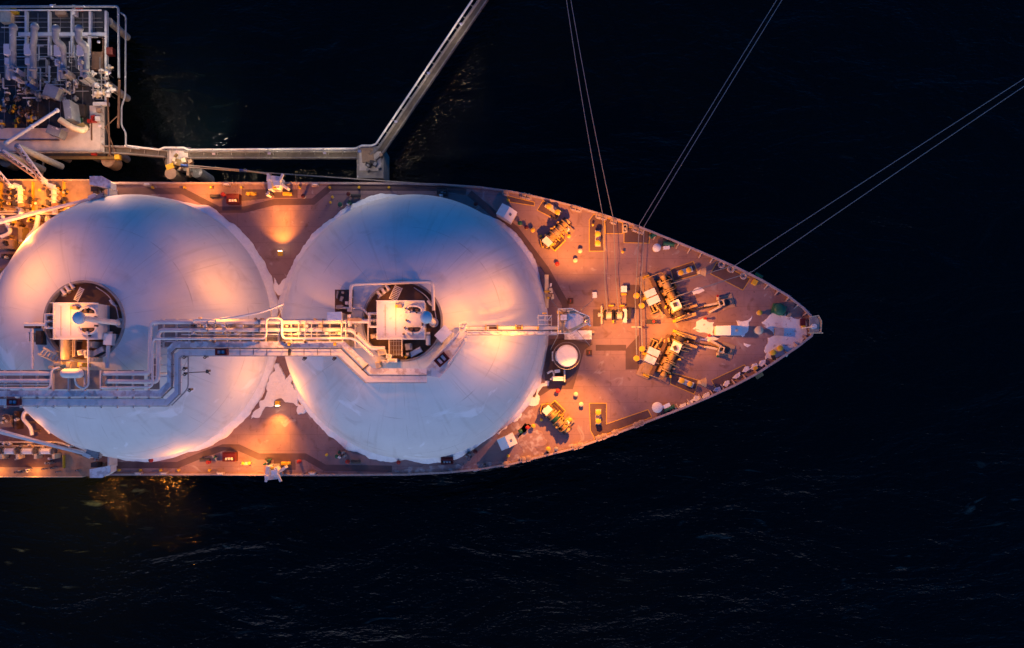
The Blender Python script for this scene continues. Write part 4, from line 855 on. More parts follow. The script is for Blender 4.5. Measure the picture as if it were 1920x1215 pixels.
# ---- big round ventilator by the mast
o = T('tower_vent', 'big white round ventilator tower with ring rail beside the foremast', 'ventilator', (1063, 667, 0))
c = W(1063, 667, 5.6); MB().lathe([(1.3, .008), (1.3, 4.7), (1.75, 4.9), (1.78, 5.4), (1.6, 5.6), (0, 5.75)], (c.x, c.y, 0), 48).build('tower', 'roof', o, 35)
MB().lathe([(1.85, 3.9), (2.25, 3.9), (2.25, 4.0), (1.85, 4.0)], (c.x, c.y, 0), 40).build('gallery', 'dark', o)
for h in (4.5, 5.): m = MB(); m.tube([Vector((c.x+2.22*math.cos(t), c.y+2.22*math.sin(t), h)) for t in [i*2*PI/36 for i in range(37)]], .03, 5); m.build('guard_rail', 'grey', o)
locker(1041, 668, 12, 18, 2.6, 0, 'tan cabinet behind the big round ventilator', 'tan', 'walk', 'cabinet', 'cabinet'); locker(1047, 710, 20, 8, 2.2, 0, 'long white cabinet below the big round ventilator', 'white', 'roof', 'cabinet', 'cabinet'); locker(1045, 696, 10, 6, 2, 8, 'small white cabinet between the round ventilator and the long cabinet', 'pipe', 'roof', 'cabinet', 'cabinet')
o = T('vent_wall', 'thin blue grey upright plate beside the round ventilator', 'plate', (1059, 700, 0)); MB().pbox(1059, 702, 1.6, 28, .006, 2.8).build('plate', 'armb', o); MB().pbox(1059, 716, 8, 2, .006, 1).build('foot', 'dgrey', o)
MB().pt([(1026, 700), (1036, 694), (1040, 704), (1032, 712)], 1, 2, 8, .4).build('hose', 'walk', tag(T('hose_coil', 'x', 'hose', (1032, 702, 0)), 'pale snowy hose heap beside the long white cabinet', 'hose'), 60)
# ---- foremast
o = T('foremast', 'foremast with blue topped lookout platform and cream railings', 'mast', (1075, 612, 0)); zm = 15.
b = W(1064, 622, 0); t_ = W(1072, 600, zm)
MB().cyl((t_.x, t_.y, .006), (t_.x, t_.y, zm), .75, .55, 20).build('pole', 'white', o, 40)
pl = MB().ppoly([(1046, 580), (1072, 579), (1085, 586), (1103, 594), (1105, 606), (1090, 613), (1070, 625), (1046, 626)], zm, zm+.2).build('platform', 'cream', o)
MB().ppoly([(1059, 588), (1084, 588), (1094, 594), (1094, 604), (1082, 611), (1066, 618), (1059, 612)], zm+.2, zm+.45).build('snowy_top', 'snow', o)
MB().pbox(1057, 595, 14, 13, zm+.2, zm+1.1).build('cabinet', 'tan', o); MB().pbox(1057, 595, 12, 10, zm+1.1, zm+1.25).build('lid', 'walk', o)
mb = MB(); mb.rail([(1046, 580), (1072, 579), (1085, 586), (1103, 594), (1105, 606), (1090, 613), (1070, 625), (1046, 626), (1046, 580)], zm+.2, 1.1, .8, .06); mb.build('guard_rail', 'white', o)
for x, y, a in ((1049, 583, 0), (1058, 582, 5), (1066, 583, -4), (1048, 615, 3), (1050, 622, 0), (1060, 623, 3), (1069, 621, -20), (1098, 594, 20), (1100, 600, 0), (1097, 607, -30)):
    MB().pbox(x, y, 6, 4, zm+.2, zm+1., a).build('lamp_housing', 'cream', o)
for x, y in ((1047, 585), (1047, 619)): MB().pbox(x, y, 4, 5, zm+.2, zm+1.3).build('lamp_housing', 'yellow', o)
MB().ph((1096, 603), (1108, 611), zm+.8, 2.2, 1.6).build('horn', 'white', o, 50)
for a, q in (((1048, 580), (1030, 558)), ((1047, 627), (1032, 656)), ((1082, 620), (1106, 648)), ((1084, 586), (1112, 562))): m = MB(); m.tube([W(*a, zm), W(*q, .3)], .05, 5); m.build('stay_wire', 'rope', o)
o = T('mast_house', 'low grey house under the foremast', 'deckhouse', (1084, 628, 0)); MB().pbox(1084, 628, 49, 15, .006, 3).build('wall', 'conc', o); MB().pbox(1084, 628, 51, 17, 3, 3.15).build('roof', 'walk', o); MB().pbox(1112, 622, 5, 5, .006, 2.).build('door_hood', 'tan', o)
o = T('mast_ladder', 'white ladder frame between catwalk end and foremast', 'ladder', (1022, 606, 8))
for x in (1009, 1022, 1034): MB().pbox(x, 605, 1, 30, 14.6, 14.9).build('stringer', 'white', o)
for y in (592, 600, 608, 619): MB().pbox(1021.5, y, 26, 1, 14.9, 15.1).build('rung', 'white', o)
for x, y in ((1009, 592), (1034, 592)): MB().pv(x, y, 1, 14.6, .8).build('post', 'white', o)
MB().pbox(1021, 587, 8, 2, 14.6, 15.4).build('gate', 'yellow', o)
o = T('davit', 'slim white provision davit standing by the dome aft of the foremast', 'davit', (1026, 545, 0))
MB().pbox(1025, 546, 7, 62, 2.0, 3.0).build('beam', 'cream', o); MB().pv(1025, 520, .006, 2., 3.5).build('pedestal', 'grey', o, 50); MB().pv(1025, 572, .006, 2., 2.5).build('post', 'grey', o, 50)
for x, y, ww, hh, mm in ((1033, 545, 6, 9, 'cream'), (1030, 554, 10, 5, 'tan'), (1033, 534, 3, 6, 'white'), (1027, 546, 12, 2, 'yellow'), (1028, 558, 4, 4, 'yellow'), (1036, 556, 5, 8, 'cream')): MB().pbox(x, y, ww, hh, 2., 3.6, random.uniform(-12, 12)).build('fitting', mm, o)
# ---- rope leads across the deck and mooring lines to the shore
def line(name, pts, label, g, r=.075, sag=0.):
    P = [W(*p) for p in pts]; q = []
    for a, b in zip(P, P[1:]):
        lg = (b-a).length > 30; n = 14 if sag and lg else 1
        for k in range(n): u = k/n; q.append(a.lerp(b, u)-Vector((0, 0, (sag if lg else 0)*4*u*(1-u))))
    q.append(P[-1]); o = MB().tube(q, r, 6).build(name, 'rope'); return tag(o, label, 'mooring rope', g)
MG = 'mooring ropes running out from the bow'
line('mooring_rope', [(1139, 588, 1.8), (1134, 530, 1.7), (1130, 402, 1.3), (1061, -8, -6)], 'mooring rope from the warping winch over the upper rail, nearer the tank of its pair', MG, .062, 1.6)
line('mooring_rope', [(1160, 588, 1.8), (1155, 530, 1.7), (1150, 410, 1.3), (1069, -8, -6)], 'mooring rope from the warping winch over the upper rail, nearer the bow of its pair', MG, .062, 1.6)
line('mooring_rope', [(1236, 682, 1.5), (1194, 672, 1.15), (1191, 560, 1.3), (1199, 420, 1.3), (1461, -8, -6)], 'long rope from the lowest guide roller up over the rail, slanting away', MG, .062, 1.6)
line('mooring_rope', [(1240, 664, 1.5), (1204.5, 654, 1.15), (1201, 560, 1.3), (1208, 424, 1.3), (1471, -8, -6)], 'long rope from the roller by the lower windlass up over the rail', MG, .062, 1.6)
line('mooring_rope', [(1258, 532, 2.3), (1379, 497, 1.4), (1930, 141, -6)], 'flat angled rope from the upper windlass to the photo edge, higher of its pair', MG, .062, 1.6)
line('mooring_rope', [(1266, 556, 2.3), (1411, 509, 1.4), (1930, 155, -6)], 'flat angled rope from the upper windlass to the photo edge, lower of its pair', MG, .062, 1.6)
o = T('rope_stand', 'white rope stand crossing the two long ropes on the centreline', 'rope stand', (1196, 613, 0)); MB().pbox(1196, 613, 24, 2.4, .9, 1.1).build('bar', 'cream', o); MB().pv(1187, 613, .006, .9, 1).build('post', 'cream', o); MB().pv(1206, 613, .006, 1.2, 1.8).build('post', 'dred', o)
# ================================================================== side decks
def hosebox(x, y, w, h, label, m='dred'):
    o = T('hose_box', label, 'hose box', (x, y, 0), 'dark red boxes on the side decks')
    for a in ((0, -h/2+1, w, 2), (0, h/2-1, w, 2), (-w/2+1, 0, 2, h-4), (w/2-1, 0, 2, h-4)): MB().pbox(x+a[0], y+a[1], a[2], a[3], .008, 1.5).build('side', m, o)
    MB().pbox(x, y-h*.2, w-4, h*.45, 1.2, 1.5).build('lid', m, o)
    for k in range(3): MB().pbox(x-w*.22+k*w*.22, y+h*.2, 3.5, 5, .1, 1.3, 10*k).build('valve', 'white', o)
hosebox(436, 372, 24, 18, 'dark red box with white valves on the upper side deck'); hosebox(429, 857, 24, 17, 'dark red box with white valves on the lower side deck'); hosebox(838, 864, 23, 13, 'dark red box in snow on the lower side deck at the bow-side dome')
hosebox(829, 358, 20, 12, 'dark box in shade on the upper side deck at the bow-side dome', 'dgrey')
for x, y, lb in ((404, 368, 'dark cylinder lying beside the dark red box on the upper side deck'), (385, 862, 'dark cylinder lying beside the dark red box on the lower side deck'), (668, 866, 'dark cylinder lying beside the red vent on the lower side deck'), (668, 367, 'dark cylinder lying beside the dark red vent on the upper side deck')):
    o = T('gas_bottle', lb, 'cylinder', (x, y, 0), 'dark cylinders on the side decks'); MB().ph((x-10, y), (x+8, y), .6, 3.4).build('shell', 'dgrey', o, 50); MB().pbox(x-6, y, 2, 7, .006, .5).build('saddle', 'green', o); MB().pbox(x+5, y, 2, 7, .006, .5).build('saddle', 'green', o)
for x, y, lb in ((651, 380, 'dark tangle of fittings beside the snow ledge on the upper side deck'), (640, 853, 'dark tangle of fittings beside the green vent on the lower side deck'), (503, 360, 'white stanchion cluster on the upper side deck pad'), (499, 866, 'white and green stanchion cluster on the lower side deck'), (401, 861, 'pale cluster of fittings beside the lower dark red box'), (828, 362, 'white snowy fitting in front of the dark box on the upper side deck'), (878, 853, 'white fitting in shade beside the bow-side dome')):
    o = T('fitting_cluster', lb, 'fittings', (x, y, 0))
    for k in range(5): MB().pbox(x+random.uniform(-5, 5), y+random.uniform(-5, 5), random.uniform(2, 4), random.uniform(2, 5), .006, random.uniform(.6, 2.4), random.uniform(0, 90)).build('fitting', random.choice(('white', 'green', 'dgrey', 'grey') if y > 370 else ('white', 'grey', 'white', 'dgrey')), o)
for k, x in enumerate((285, 345, 395, 452, 561, 618, 673, 729)):
    o = T('deck_post', 'short yellow post along the upper side deck', 'post', (x, 351, 0), 'yellow posts along the upper rail'); MB().pv(x, 351, .29, 1.0, 1.5).build('shaft', 'yellow', o); MB().pv(x, 351, .006, .29, 2.4).build('foot', 'yellow', o)
for k, x in enumerate((222, 262, 300, 334, 392)):
    o = T('deck_post', 'short yellow post along the lower side deck', 'post', (x, 882, 0), 'yellow posts along the lower rail'); MB().pv(x, 882, .29, 1.0, 1.5).build('shaft', 'yellow', o); MB().pv(x, 882, .006, .29, 2.4).build('foot', 'yellow', o)
def rail_chock(x, y, label):
    o = T('rail_chock', label, 'chock', (x, y, 0), 'pale chocks on the ship rails'); MB().pbox(x, y, 14, 6, .006, .8, random.uniform(-6, 6)).build('base', 'edge', o); MB().ph((x-4, y), (x+5, y), 1., 2.).build('roller', 'pipe', o, 50)
for x, lb in ((424, 'above the upper dark red box'), (590, 'between the two yellow posts past the davit'), (275, 'beside the tank that the photo cuts off')): rail_chock(x, 345, 'pale chock on the upper rail '+lb)
for x, lb in ((258, 'near the wing house'), (306, 'below the tank cut by the photo'), (412, 'below the lower dark red box'), (585, 'past the lower davit')): rail_chock(x, 888.5, 'pale chock on the lower rail '+lb)
def davit(x, y, s, label):
    o = T('ladder_davit', label, 'davit', (x, y, 0), 'white davits overhanging the ship sides'); f = lambda a, b: (x+a, y+b*s)
    def bx(n, a, b, w, h, z0, z1, m, r=0): q = f(a, b); MB().pbox(*q, w, h, z0, z1, r).build(n, m, o)
    bx('base', 4, 14, 24, 12, .01, .5, 'grey'); bx('column', -8, 3, 7, 26, .3, 2.6, 'white', 4*s); bx('column', 10, 4, 6, 20, .3, 2.4, 'white', -18*s); bx('platform', 0, -4, 26, 11, 2.0, 2.2, 'walk', -6*s)
    bx('snow_cap', 5, 4, 12, 10, 2.6, 2.9, 'snow', 10); bx('winch', 2, 10, 10, 7, .5, 1.6, 'cream'); bx('arm', -10, -8, 4, 12, 2.4, 2.9, 'white', 12*s); bx('arm', 14, -7, 4, 14, 2.4, 2.9, 'white', -25*s)
    bx('fender', 20, 10, 14, 5, .5, 2.2, 'white', -35*s); bx('light', 2, 12, 6, 4, 1.6, 2.1, 'yellow')
davit(513, 339, 1, 'white ladder davit overhanging the upper side of the ship'); davit(509, 890, -1, 'white ladder davit overhanging the lower side of the ship')
def decklamp(x, y, dy, label):
    o = T('deck_floodlight', label, 'floodlight', (x, y, 0), 'yellow floodlights between the domes'); MB().pbox(x, y, 8, 8, .9, 1.7).build('housing', 'yellow', o); MB().pv(x, y, .006, .9, 1.5).build('stem', 'dgrey', o)
    MB().pbox(x, y+dy*4.6, 6, .8, 1., 1.6).build('lens', 'lens', o)
decklamp(524.5, 475, -1, 'yellow floodlight on the deck between the domes, upper side'); decklamp(519.5, 756, 1, 'yellow floodlight on the snow between the domes, lower side')
# ================================================================== cargo manifolds at the photo edge
o = T('manifold_deck', 'raised manifold deck with drip tray at the upper side of the ship, photo edge', 'deck', (60, 370, 0))
MB().ppoly([(-120, 338), (203, 338), (203, 352), (165, 372), (130, 400), (-120, 400)], 1.2, 1.5).build('plate', 'tan', o); MB().ppoly([(-120, 338), (120, 338), (120, 392), (-120, 392)], 1.504, 1.52).build('drip_tray', 'tan', o)
for x in (-60, 0, 60, 118): MB().pbox(x, 368, 2, 56, 1.522, 2.2).build('coaming', 'yellow', o)
mb = MB(); mb.rail([(-120, 339), (170, 339)], 1.5, 1, 1.6, .06); mb.build('guard_rail', 'cream', o)
for x in (-80, 20, 90, 150): MB().pv(x, 365, .006, 1.2, 3).build('leg', 'tan', o)
o2 = T('manifold_deck', 'manifold deck with dark drip tray at the lower side of the ship, photo edge', 'deck', (60, 870, 0))
MB().ppoly([(-120, 842), (120, 842), (160, 858), (197, 868), (197, 893), (-120, 894)], 1.2, 1.5).build('plate', 'tan', o2); MB().ppoly([(-120, 853), (116, 853), (116, 876), (-120, 876)], 1.504, 1.53).build('drip_tray', 'dark', o2)
mb = MB(); mb.rail([(-120, 893), (160, 893)], 1.5, 1, 1.6, .06); mb.build('guard_rail', 'cream', o2); MB().pbox(118, 866, 1.6, 24, 1.532, 2.2).build('coaming', 'yellow', o2)
for x in (-80, 20, 90, 150): MB().pv(x, 868, .006, 1.2, 3).build('leg', 'tan', o2)
def wing(y, s, label):
    o = T('wing_house', label, 'wing house', (188, y, 0), 'white corner houses of the manifold decks'); f = lambda b: y+b*s
    MB().ppoly([(170, f(-13)), (190, f(-13)), (205, f(-4)), (205, f(8)), (170, f(2))], 1.502, 4.2).build('wall', 'white', o); MB().ppoly([(168, f(-14)), (191, f(-14)), (207, f(-5)), (207, f(9)), (168, f(2))], 4.2, 4.4).build('roof', 'walk', o)
    MB().pbox(203, f(15), 3, 20, .01, 3.2).build('buttress', 'white', o); MB().pbox(176, f(10), 12, 9, 1.502, 3.4).build('door_hood', 'dgrey', o)
wing(344, 1, 'pale corner house on the upper rail of the ship'); wing(882, -1, 'pale corner house on the lower rail of the ship')
def manifold(x, label, upper):
    """a cargo connection: pipe with reducer, valve and coupling"""
    o = T('cargo_manifold', label, 'cargo connection', (x, 360 if upper else 848, 1.5), 'cargo connections in a row')
    if upper:
        MB().pt([(x+2, 402), (x, 374), (x, 352)], 3.2, 5, 12, .5).build('pipe', 'pipe', o, 60)
        for yy in (390, 377, 366, 356): MB().ph((x, yy-1), (x, yy+1), 3.2, 8).build('flange', 'cream', o, 50)
        MB().ph((x, 352), (x-12, 346), 3.2, 5.5, 4).build('coupling', 'pipe', o, 50); MB().pbox(x+1, 384, 12, 7, 3.2, 5.2, 8).build('actuator', 'brown', o)
        MB().pv(x+9, 371, 3.2, 5.4, 1.6).build('valve_stem', 'dgrey', o); MB().pv(x+9, 371, 5.4, 5.6, 4.5).build('hand_wheel', 'chain', o, 50)
        MB().pbox(x-10, 362, 9, 12, 1.53, 2.6, 5).build('saddle', 'chain', o); MB().pbox(x-11, 380, 8, 9, 1.53, 3.2, -6).build('junction_box', 'dgrey', o)
    else:
        MB().ph((x-9, 846), (x+9, 846), 3., 5.5).build('pipe', 'armb', o, 50)  # bluish paint stands for the sky-lit shade on these pipes, out of lamplight
        for d in (-10, 10): MB().ph((x+d-1, 846), (x+d+1, 846), 3., 7).build('flange', 'grey', o, 50)
        m = MB(); m.pt([(x+11, 840), (x+17, 842), (x+18, 850)], 3.4, 2.6, 8, .6); m.build('elbow', 'dgrey', o, 60); MB().pbox(x+13, 856, 5, 9, 1.54, 3.6).build('post', 'cream', o); MB().pbox(x, 838, 22, 3, 1.54, 2.6).build('saddle', 'tan', o)
for x, lb in ((-18, 'white cargo connection cut off by the photo edge, upper manifold'), (38, 'white cargo connection with loading arm hooked on, nearest the photo edge'), (101, 'white cargo connection of the upper manifold nearest the pale corner house')): manifold(x, lb, True)
for x, lb in ((-12, 'pale cargo connection cut off by the photo edge, lower manifold'), (19, 'pale cargo connection of the lower manifold nearest the photo edge'), (53, 'pale cargo connection of the lower manifold, middle of the row'), (87, 'pale cargo connection of the lower manifold nearest the corner house')): manifold(x, lb, False)
for k in range(46):
    x, y = random.uniform(2, 125), random.uniform(346, 396); m = random.choice(('cream', 'yellow', 'chain', 'white', 'brown', 'tan'))
    o = T('small_valve', 'small valve among the pipes of the upper manifold', 'valve', (x, y, 1.53), 'small valves of the upper manifold')
    MB().pv(x, y, 1.53, 2.6, 2.2, 1.6).build('body', m, o, 50); MB().pv(x, y, 2.6, 2.8, 2.6).build('hand_wheel', random.choice(('chain', 'dgrey', 'cream', 'yellow')), o, 50)
for k in range(24):
    x, y = random.uniform(2, 150), random.choice((834, 838, 860, 868, 879, 884))+random.uniform(-2, 2)
    o = T('small_valve', 'small valve or bracket along the lower manifold', 'valve', (x, y, 1.53), 'small valves of the lower manifold')
    MB().pbox(x, y, random.uniform(2, 6), random.uniform(2, 4), 1.54, random.uniform(1.9, 3), random.uniform(-20, 20)).build('body', random.choice(('armb', 'grey', 'cream', 'brown', 'dgrey')), o); MB().pv(x+1, y, 1.54, 3.1, .9).build('stem', 'grey', o)
# deck pipes between manifold and dome foot
def dpipe(label, pts, z, r, m='pipe', cat='pipe', nm='deck_pipe', g=None, bend=.9):
    o = T(nm, label, cat, (*pts[0][:2], 0), g); MB().pt(pts, z, r, 10, bend).build('pipe', m, o, 60)
    for k, q in enumerate(pts[:-1]):
        a = Vector(q[:2]).lerp(Vector(pts[k+1][:2]), .5)
        zz = (q[2] if len(q) > 2 else z)
        if zz > .8: MB().pbox(a.x, a.y, r*1.2, r*1.2, .008, zz-.1).build('support', 'tan', o)
    return o
dpipe('thick white pipe bent twice between the upper manifold and the dome foot', [(72, 404), (68, 430), (50, 448), (52, 470), (30, 500)], 2.2, 4.6)
dpipe('thin pale pipe along the dome foot below the crane boom', [(88, 404), (86, 416), (118, 402), (150, 388)], 1.6, 2.6)
dpipe('short pale pipe near the photo edge above the dome', [(4, 405), (22, 436), (2, 444)], 2, 3.6); dpipe('straight pale pipe slanting into the photo edge beside the dome', [(-30, 560), (20, 500)], 2.2, 6)
dpipe('white U bent pipe nearest the photo edge by the lower dome foot', [(60, 816), (58, 802), (42, 784), (46, 772), (54, 772)], 2.6, 3.6); dpipe('white pipe slanting along the lower dome foot, longer of two', [(95, 812), (72, 786), (58, 772)], 2.4, 3.4); dpipe('white pipe slanting along the lower dome foot, nearest the dome', [(104, 806), (70, 768)], 3.2, 3.2)
for x, y, ww, hh, m, lb in ((38, 455, 9, 60, 'olive', 'olive trestle beam beside the dome at the upper photo edge'), (20, 420, 22, 14, 'tan', 'tan box beside the short pale pipe at the photo edge'), (12, 458, 26, 18, 'tan', 'tan machinery casing at the photo edge'), (60, 412, 16, 8, 'yellow', 'yellow lit cabinet between crane boom and white pipe'), (92, 412, 12, 8, 'cream', 'cream cabinet beside the thin pale pipe'), (12, 480, 20, 8, 'brown', 'brown bench at the photo edge'), (29, 788, 6, 34, 'brown', 'brown trestle post by the lower dome foot'), (10, 790, 26, 22, 'tan', 'tan machinery casing at the lower photo edge'), (14, 832, 40, 5, 'brown', 'brown shelf above the lower cargo connections'), (8, 520, 16, 34, 'olive', 'olive casing in the corner between dome and photo edge')):
    o = T('deck_casing', lb, 'casing', (x, y, 0)); MB().pbox(x, y, ww, hh, .008, 2.0).build('body', m, o); MB().pbox(x, y, ww*.8, hh*.8, 2.0, 2.15).build('lid', m, o)
    for k in range(3): MB().pbox(x+random.uniform(-.3, .3)*ww, y+random.uniform(-.35, .35)*hh, 4, 4, 2.15, 2.9, random.uniform(0, 60)).build('fitting', random.choice(('chain', 'cream', 'yellow', 'white')), o)
for y, r, lb in ((829, 1.8, 'thin pale pipe running along above the lower cargo connections'), (836, 1.3, 'thinner pipe running along just above the lower cargo connections'), (401, 1.8, 'thin pipe running along below the upper cargo connections'), (396, 1.2, 'thinner pipe running along the upper cargo connections')): dpipe(lb, [(-60, y), (110, y), (130, y+(7 if y > 600 else -7))], 2.4, r, 'cream')
o = T('manhole', 'round brown manhole in a tan plate at the lower photo edge', 'manhole', (11, 785, 2)); MB().pv(11, 785, 2.15, 2.5, 9, None, 24).build('rim', 'tan', o, 50); MB().pv(11, 785, 2.5, 2.55, 7.5, None, 24).build('lid', 'brown', o, 50)
for k in range(14):
    x, y = random.uniform(2, 120), random.uniform(402, 470)
    if (Vector((x, y))-Vector((268, 615))).length < 255: x -= 60
    o = T('deck_fitting', 'small pale fitting on the lit deck between manifold and dome', 'fitting', (x, y, 0), 'small fittings between manifold and dome'); MB().pbox(x, y, random.uniform(3, 7), random.uniform(2, 6), .008, random.uniform(.8, 2), random.uniform(0, 90)).build('body', random.choice(('cream', 'yellow', 'white', 'chain', 'brown')), o); MB().pv(x+2, y, .008, 1.2, 1.3).build('post', 'cream', o)
def boom(pts, label, house, s):
    """hose crane: tapering boom on a pedestal, ladder at its head"""
    o = T('hose_crane', label, 'crane', (*house, 0), 'hose handling cranes at the manifolds')
    (x0, y0), (x1, y1) = pts
    MB().cyl(W(x0, y0, 7.5), W(x1, y1, 7.5), L(6.2, 7.5), L(2.8, 7.5), 6).build('boom', 'pipe', o, 30)
    MB().pv(*house, .01, 6.8, 6, 5, 18).build('pedestal', 'white', o, 40); MB().pbox(house[0]-3, house[1], 24, 12, 6.8, 8.3, 18*s).build('cab', 'grey', o); MB().pbox(house[0]-14, house[1]-3*s, 14, 7, 6.8, 8.4, 24*s).build('winch', 'pipe', o)
    for d in (4, 10): MB().pbox(house[0]+d, house[1], 1.4, 26, 8.0, 8.2, 12*s).build('ladder_rail', 'grey', o)
    for k in range(6): MB().pbox(house[0]+7, house[1]-11+k*4.4, 6, 1.3, 8.205, 8.3, 12*s).build('rung', 'dgrey', o)
    MB().pt([(x1-30, y1+10*s, 6.6), (x1+4, y1+4*s, 6.4), (x1+16, y1+16*s, 5)], 6, 1.8).build('hook_line', 'pipe', o, 60)
boom(((-60, 431), (170, 373)), 'white hose crane boom reaching across the upper manifold', (186, 371), 1); boom(((-60, 793), (158, 851)), 'white hose crane boom reaching across the lower manifold', (176, 851), -1)
# ================================================================== loading jetty
ZP = -9.
plat = T('loading_platform', 'jetty loading platform with snowy concrete corner and white pipe frames', 'jetty', (120, 160, ZP))
def P(n, z0, z1, m, x, y, w, h, rz=0): return MB().pbox(x, y, w, h, z0, z1, rz).build(n, m, plat)
MB().ppoly([(-140, 18), (198, 18), (198, 292), (-140, 292)], ZP-1.4, ZP-.6).build('grating_deck', 'grate', plat)
MB().ppoly([(-140, 240), (168, 240), (168, 198), (194, 198), (194, 286), (-140, 286)], ZP-.596, ZP-.1).build('concrete_slab', 'sconc', plat)
for a in ((30, 262, 160, 1.2), (171, 246, 1.2, 33)): P('kerb', ZP-.096, ZP+.25, 'brown', *a)
MB().ppoly([(-140, 293), (226, 293), (226, 298), (-140, 298)], ZP-1.6, ZP-.9).build('edge_beam', 'olive', plat)
for k in range(18): P('fender_chain', ZP-1.2, ZP-.85, random.choice(('olive', 'brown', 'tan')), 12+k*9.5, 289.3, random.uniform(4, 8), 3, random.uniform(-30, 30))
P('life_ring_box', ZP-.6, ZP, 'red', 175, 289, 9, 4)
for x in (-60, 20, 90, 150, 205):
    for y in (40, 160, 280): MB().pv(x, y, WATER-4, ZP-1.4, 7).build('pile', 'conc', plat, 40)
# frames of white pipe
def fp(pts, z, r, m='white', n='pipe', bend=.6): return MB().pt(pts, z, r, 8, bend).build(n, m, plat, 60)
fp([(-40, 12.5), (222, 12), (223, 146)], ZP+1.2, 2.4, 'arm'); fp([(-40, 19), (190, 19)], ZP+1, 1.6); fp([(226, 24), (236, 30), (235, 180), (228, 200), (228, 236), (236, 248), (236, 275), (262, 279)], ZP+.6, 1.7, 'arm')
fp([(200, 140), (206, 292)], ZP+.8, 1.8, 'brown'); fp([(196, 240), (224, 214)], ZP+.6, 1.2, 'brown'); fp([(198, 236), (216, 285)], ZP+.6, 1.2, 'brown'); fp([(224, 150), (222, 240)], ZP+.6, 2.6, 'brown')
for x, w in ((48, 4), (91, 3.4), (134, 3.4), (168, 3.6), (198, 4)): P('frame_post', ZP-.4, ZP+.4, 'armb', x, 62 if x < 190 else 105, w, 84 if x < 190 else 170)
P('frame_beam', ZP-.3, ZP+.5, 'armb', 117, 64, 166, 6.5); P('frame_beam', ZP-.3, ZP+.5, 'armb', 168, 78, 7, 26)
for y in (30, 41, 51): P('frame_bar', ZP-.4, ZP-.2, 'white', 24, y, 44, 1.2)
for y in (74, 84, 106, 126, 142): P('frame_bar', ZP-.4, ZP-.2, 'armb', 60, y, 70, 1.1)
for y in (72, 94, 104, 116, 127, 137): P('frame_bar', ZP-.4, ZP-.2, 'white', 184, y, 24, 1.3)
for y in (41, 51): P('frame_bar', ZP-.5, ZP-.3, 'grey', 112, y, 160, .9)
for k in range(9): P('grid_bar', ZP-.59, ZP-.5, 'grey', 8+k*21, 150, .8, 250)
for y in (34, 60, 88, 100, 112, 124, 136, 148, 160): P('grid_bar', ZP-.495, ZP-.45, 'grey', 95, y, 190, .8)
for y in (150, 158, 168, 178): P('frame_bar', ZP-.3, ZP-.1, 'white', 184, y, 26, 1.4)
for x in (174, 190): P('frame_bar', ZP-.09, ZP+.1, 'white', x, 130, 1.4, 110)
for x, y, w, h in ((178, 98, 4, 16), (186, 78, 6, 8), (176, 70, 12, 3), (182, 92, 3, 12)): P('white_fitting', ZP-.1, ZP+.5, 'cream', x, y, w, h, random.uniform(-20, 20))
for x, y, w, h, m in ((142, 13, 15, 6, 'red'), (205, 95, 12, 13, 'dred'), (24, 19, 11, 8, 'yellow'), (10, 28, 20, 26, 'cream'), (113, 24, 20, 6, 'tan'), (182, 84, 22, 26, 'brown'), (182, 100, 20, 60, 'brown'), (138, 18, 6, 18, 'pipe')):
    P('cabinet', ZP-.4, ZP+.9, m, x, y, w, h)
mb = MB(); mb.rail([(194, 200), (194, 286), (20, 286)], ZP-.1, 1, 1.2, .06); mb.build('guard_rail', 'grey', plat)
for x, y, w, h, m in ((181, 222, 12, 9, 'white'), (174, 222, 8, 12, 'red'), (184, 206, 8, 7, 'tan'), (188, 194, 28, 6, 'armb'), (152, 206, 12, 22, 'dgrey'), (138, 222, 6, 14, 'blue'), (146, 224, 9, 9, 'green'), (166, 226, 6, 6, 'red')): P('crate', ZP-.095, ZP+.8, m, x, y, w, h, random.uniform(-4, 4))
for k in range(26):
    x, y, l = random.uniform(4, 196), random.uniform(66, 150), random.uniform(14, 44); z = ZP+random.uniform(.2, 2.2)
    mb = MB(); mb.pt([(x, y), (x, y+l), (x+random.choice((-9, 9, 5)), y+l)], z, random.choice((.8, 1., 1.5, 2.)), 8, .3); mb.build('service_pipe', random.choice(('armb', 'white', 'arm', 'grey')), plat, 60)
for k in range(22):
    x, y, l = random.uniform(4, 160), random.uniform(66, 200), random.uniform(12, 36); mb = MB(); mb.pt([(x, y), (x+l, y)], ZP+random.uniform(.2, 2.2), random.choice((.8, 1., 1.4)), 8); mb.build('service_pipe', random.choice(('armb', 'white', 'arm', 'grey')), plat, 60)
for k in range(10):
    y = 150+k*6; P('ladder_rung', ZP-.3, ZP-.2, 'white', 186, y, 14, .9)
# fenders towards the ship
for x in (10, 202): MB().pv(x, 300, ZP-5, ZP-1.7, 13, None, 20).build('fender', 'tan', plat, 40)
MB().pbox(219, 294, 9, 9, ZP-.6, ZP+.3).build('lamp_base', 'yellow', plat); fp([(82, 298), (78, 336)], ZP-1.5, 2, 'tan', 'fender_arm')
